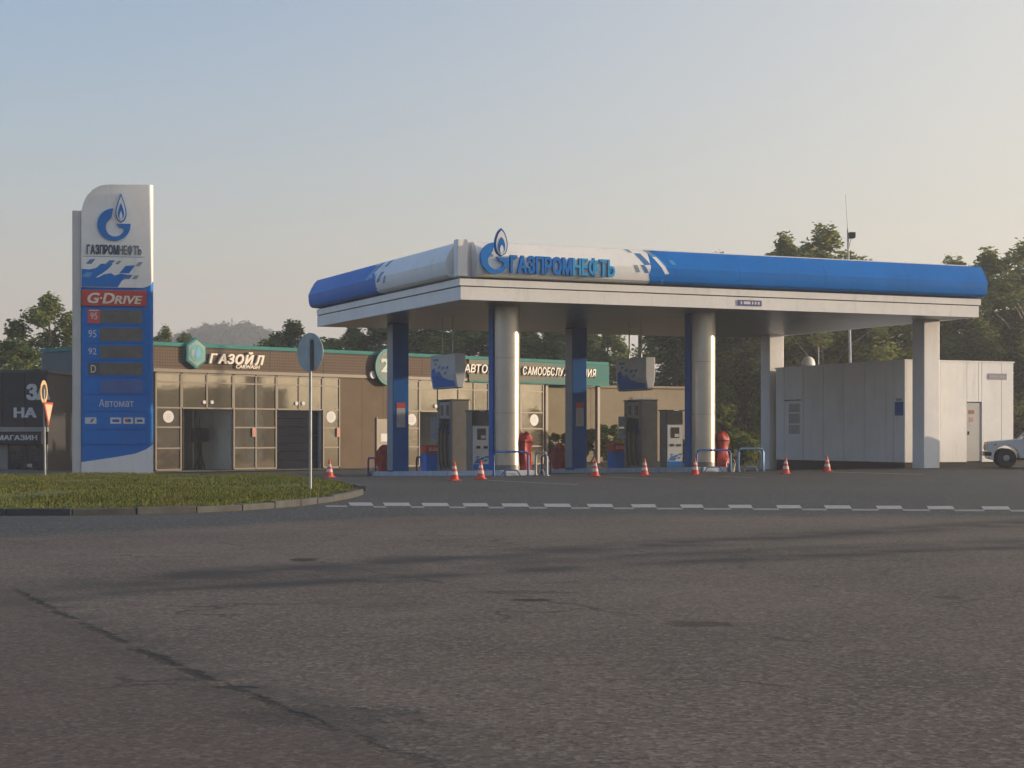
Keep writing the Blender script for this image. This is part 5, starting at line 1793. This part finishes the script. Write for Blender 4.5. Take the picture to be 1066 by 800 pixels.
# shrubs
def shrub(px, py, d, w, lab, seed, leafm=LEAF_SHRUB):
    rnd = random.Random(seed)
    p = ppx(px, py, d)
    base = gz(p.x, p.y)
    h = p.z - base
    cl = [(rnd.uniform(-w / 2, w / 2), rnd.uniform(-.5, .5), h * rnd.uniform(.15, .9) * (1 - .15 * rnd.random()), w * rnd.uniform(.12, .2), 1.0) for _ in range(16)]
    e = empty('shrub', (p.x, p.y, base), 0, lab, 'shrub', 'shrubs behind the pumps')
    leaf_cloud(rnd, cl, 2600, .10).build('foliage', leafm, e, fix=False)
    st = MB()
    for c in cl[::3]:
        st.tube([(c[0] * .2, 0, -.1), (c[0] * .6, c[1] * .6, c[2] * .6), (c[0], c[1], c[2])], [.04, .03, .01], 5)
    st.build('stems', BARK, e, fix=False)
shrub(610, 440, 88, 2.2, 'shrub against the beige wall just right of the second blue column', 51)
shrub(580, 446, 88.5, 1.6, 'shrub against the beige wall left of the second blue column', 52)
shrub(641, 432, 88, 2.0, 'dense dark green shrub left of the second dispenser', 53, LEAF_MID)
shrub(716, 446, 86, 1.6, 'small shrub right of the second payment terminal', 54, LEAF_MID)
shrub(756, 412, 84, 2.2, 'tall yellow green shrub right of the second steel column', 55)
shrub(782, 400, 86, 2.2, 'tall sunlit shrub left of the white column', 56)
shrub(771, 452, 80, 2.4, 'low green shrub beside the lighter blue rail', 57, LEAF_MID)

# ------------------------------------------------------------------ hill with masts, distant wood
def hill():
    D = 600.0
    prof = [(150, 366), (170, 360), (195, 353), (208, 347), (218, 343), (226, 340.5), (236, 340), (246, 341.5), (252, 340), (262, 339), (272, 342), (280, 346), (292, 352), (310, 360), (340, 372), (380, 384)]
    mb = MB()
    rows_ = 16
    cols = 140
    rnd = random.Random(5)
    def top_at(px):
        for a, b in zip(prof, prof[1:]):
            if a[0] <= px <= b[0]:
                t = (px - a[0]) / (b[0] - a[0])
                return a[1] + t * (b[1] - a[1])
        return prof[-1][1]
    for j in range(rows_ + 1):
        f = j / rows_
        for i in range(cols + 1):
            px = 150 + 230 * i / cols
            tp = ppx(px, top_at(px), D)
            hgt = tp.z * math.sin(math.pi * .5 * min(1, f * 1.25)) if f < .8 else tp.z * math.cos((f - .8) / .2 * 1.2)
            x = tp.x
            y = D - 130 + 162 * f
            bump = 1.6 * mnoise.noise(Vector((x * .32, y * .24, 1))) + .8 * mnoise.noise(Vector((x * .9, y * .6, 7)))
            mb.v.append((x, y, max(-2, hgt + bump * min(1, f * 4))))
    for j in range(rows_):
        for i in range(cols):
            a = j * (cols + 1) + i
            mb.f.append((a, a + 1, a + cols + 2, a + cols + 1))
    top = [v for v in mb.v if v[2] > 8]
    cl = [(v[0] + rnd.uniform(-1, 1), v[1], v[2] - .6, rnd.uniform(1.0, 2.0), rnd.uniform(.8, 1.4)) for v in top if v[1] < D + 25]
    lc = leaf_cloud(rnd, cl, 26000, .5)
    mb.add(lc.v, lc.f)
    o = mb.build('hill', HILLMAT, None, fix=False)
    tag(o, kind='structure')
    for px, py, lab in ((231, 335, 'left of the two faint masts on the far hill'), (241.5, 331, 'right of the two faint masts on the far hill')):
        b = ppx(px, 342, D)
        t = ppx(px, py, D)
        e = empty('hill_mast', (b.x, b.y, b.z - 3), 0, lab, 'mast', 'masts on the far hill')
        MB().tube([(0, 0, 0), (0, 0, t.z - b.z + 3)], [.28, .13], 6).build('lattice_shaft', DARK, e)
        for q in (.6, .8):
            zz = (t.z - b.z + 3) * q
            MB().box(-.5, .5, -.1, .1, zz, zz + .2).build('cross_arm', DARK, e)
hill()

def far_wood():
    rnd = random.Random(9)
    mb = MB()
    cl = []
    for k in range(360):
        a = R(-52 + 170 * k / 360) if True else 0
        d = rnd.uniform(380, 440)
        x, y = math.sin(a) * d, math.cos(a) * d
        h = 10 + 8 * mnoise.noise(Vector((k * .23, 0, 3))) + rnd.uniform(-1.5, 2.5)
        cl.append((x, y, h * .5, 4.5, h * .5 / 4.5))
    m2 = leaf_cloud(rnd, cl, 34000, .9)
    o = m2.build('far_wood', LEAF_DARK, None, fix=False)
    tag(o, 'distant belt of dark woodland closing the horizon', 'wood', kind='stuff')
far_wood()

# ------------------------------------------------------------------ haze
hz_ = MB().box(-760, 760, -760, 760, -3.0, 50.0).build('haze', ROOFDARK, None)
hm = bpy.data.materials.new('haze_air')
hm.use_nodes = True
nt = hm.node_tree
nt.nodes.remove(nt.nodes['Principled BSDF'])
pv = nt.nodes.new('ShaderNodeVolumePrincipled')
pv.inputs['Color'].default_value = (0.88, 0.90, 0.95, 1)
pv.inputs['Density'].default_value = 0.0011
pv.inputs['Anisotropy'].default_value = 0.2
nt.links.new(pv.outputs[0], nt.nodes['Material Output'].inputs['Volume'])
hz_.data.materials.clear()
hz_.data.materials.append(hm)
tag(hz_, 'thin pale evening haze filling the air', 'haze', kind='stuff')
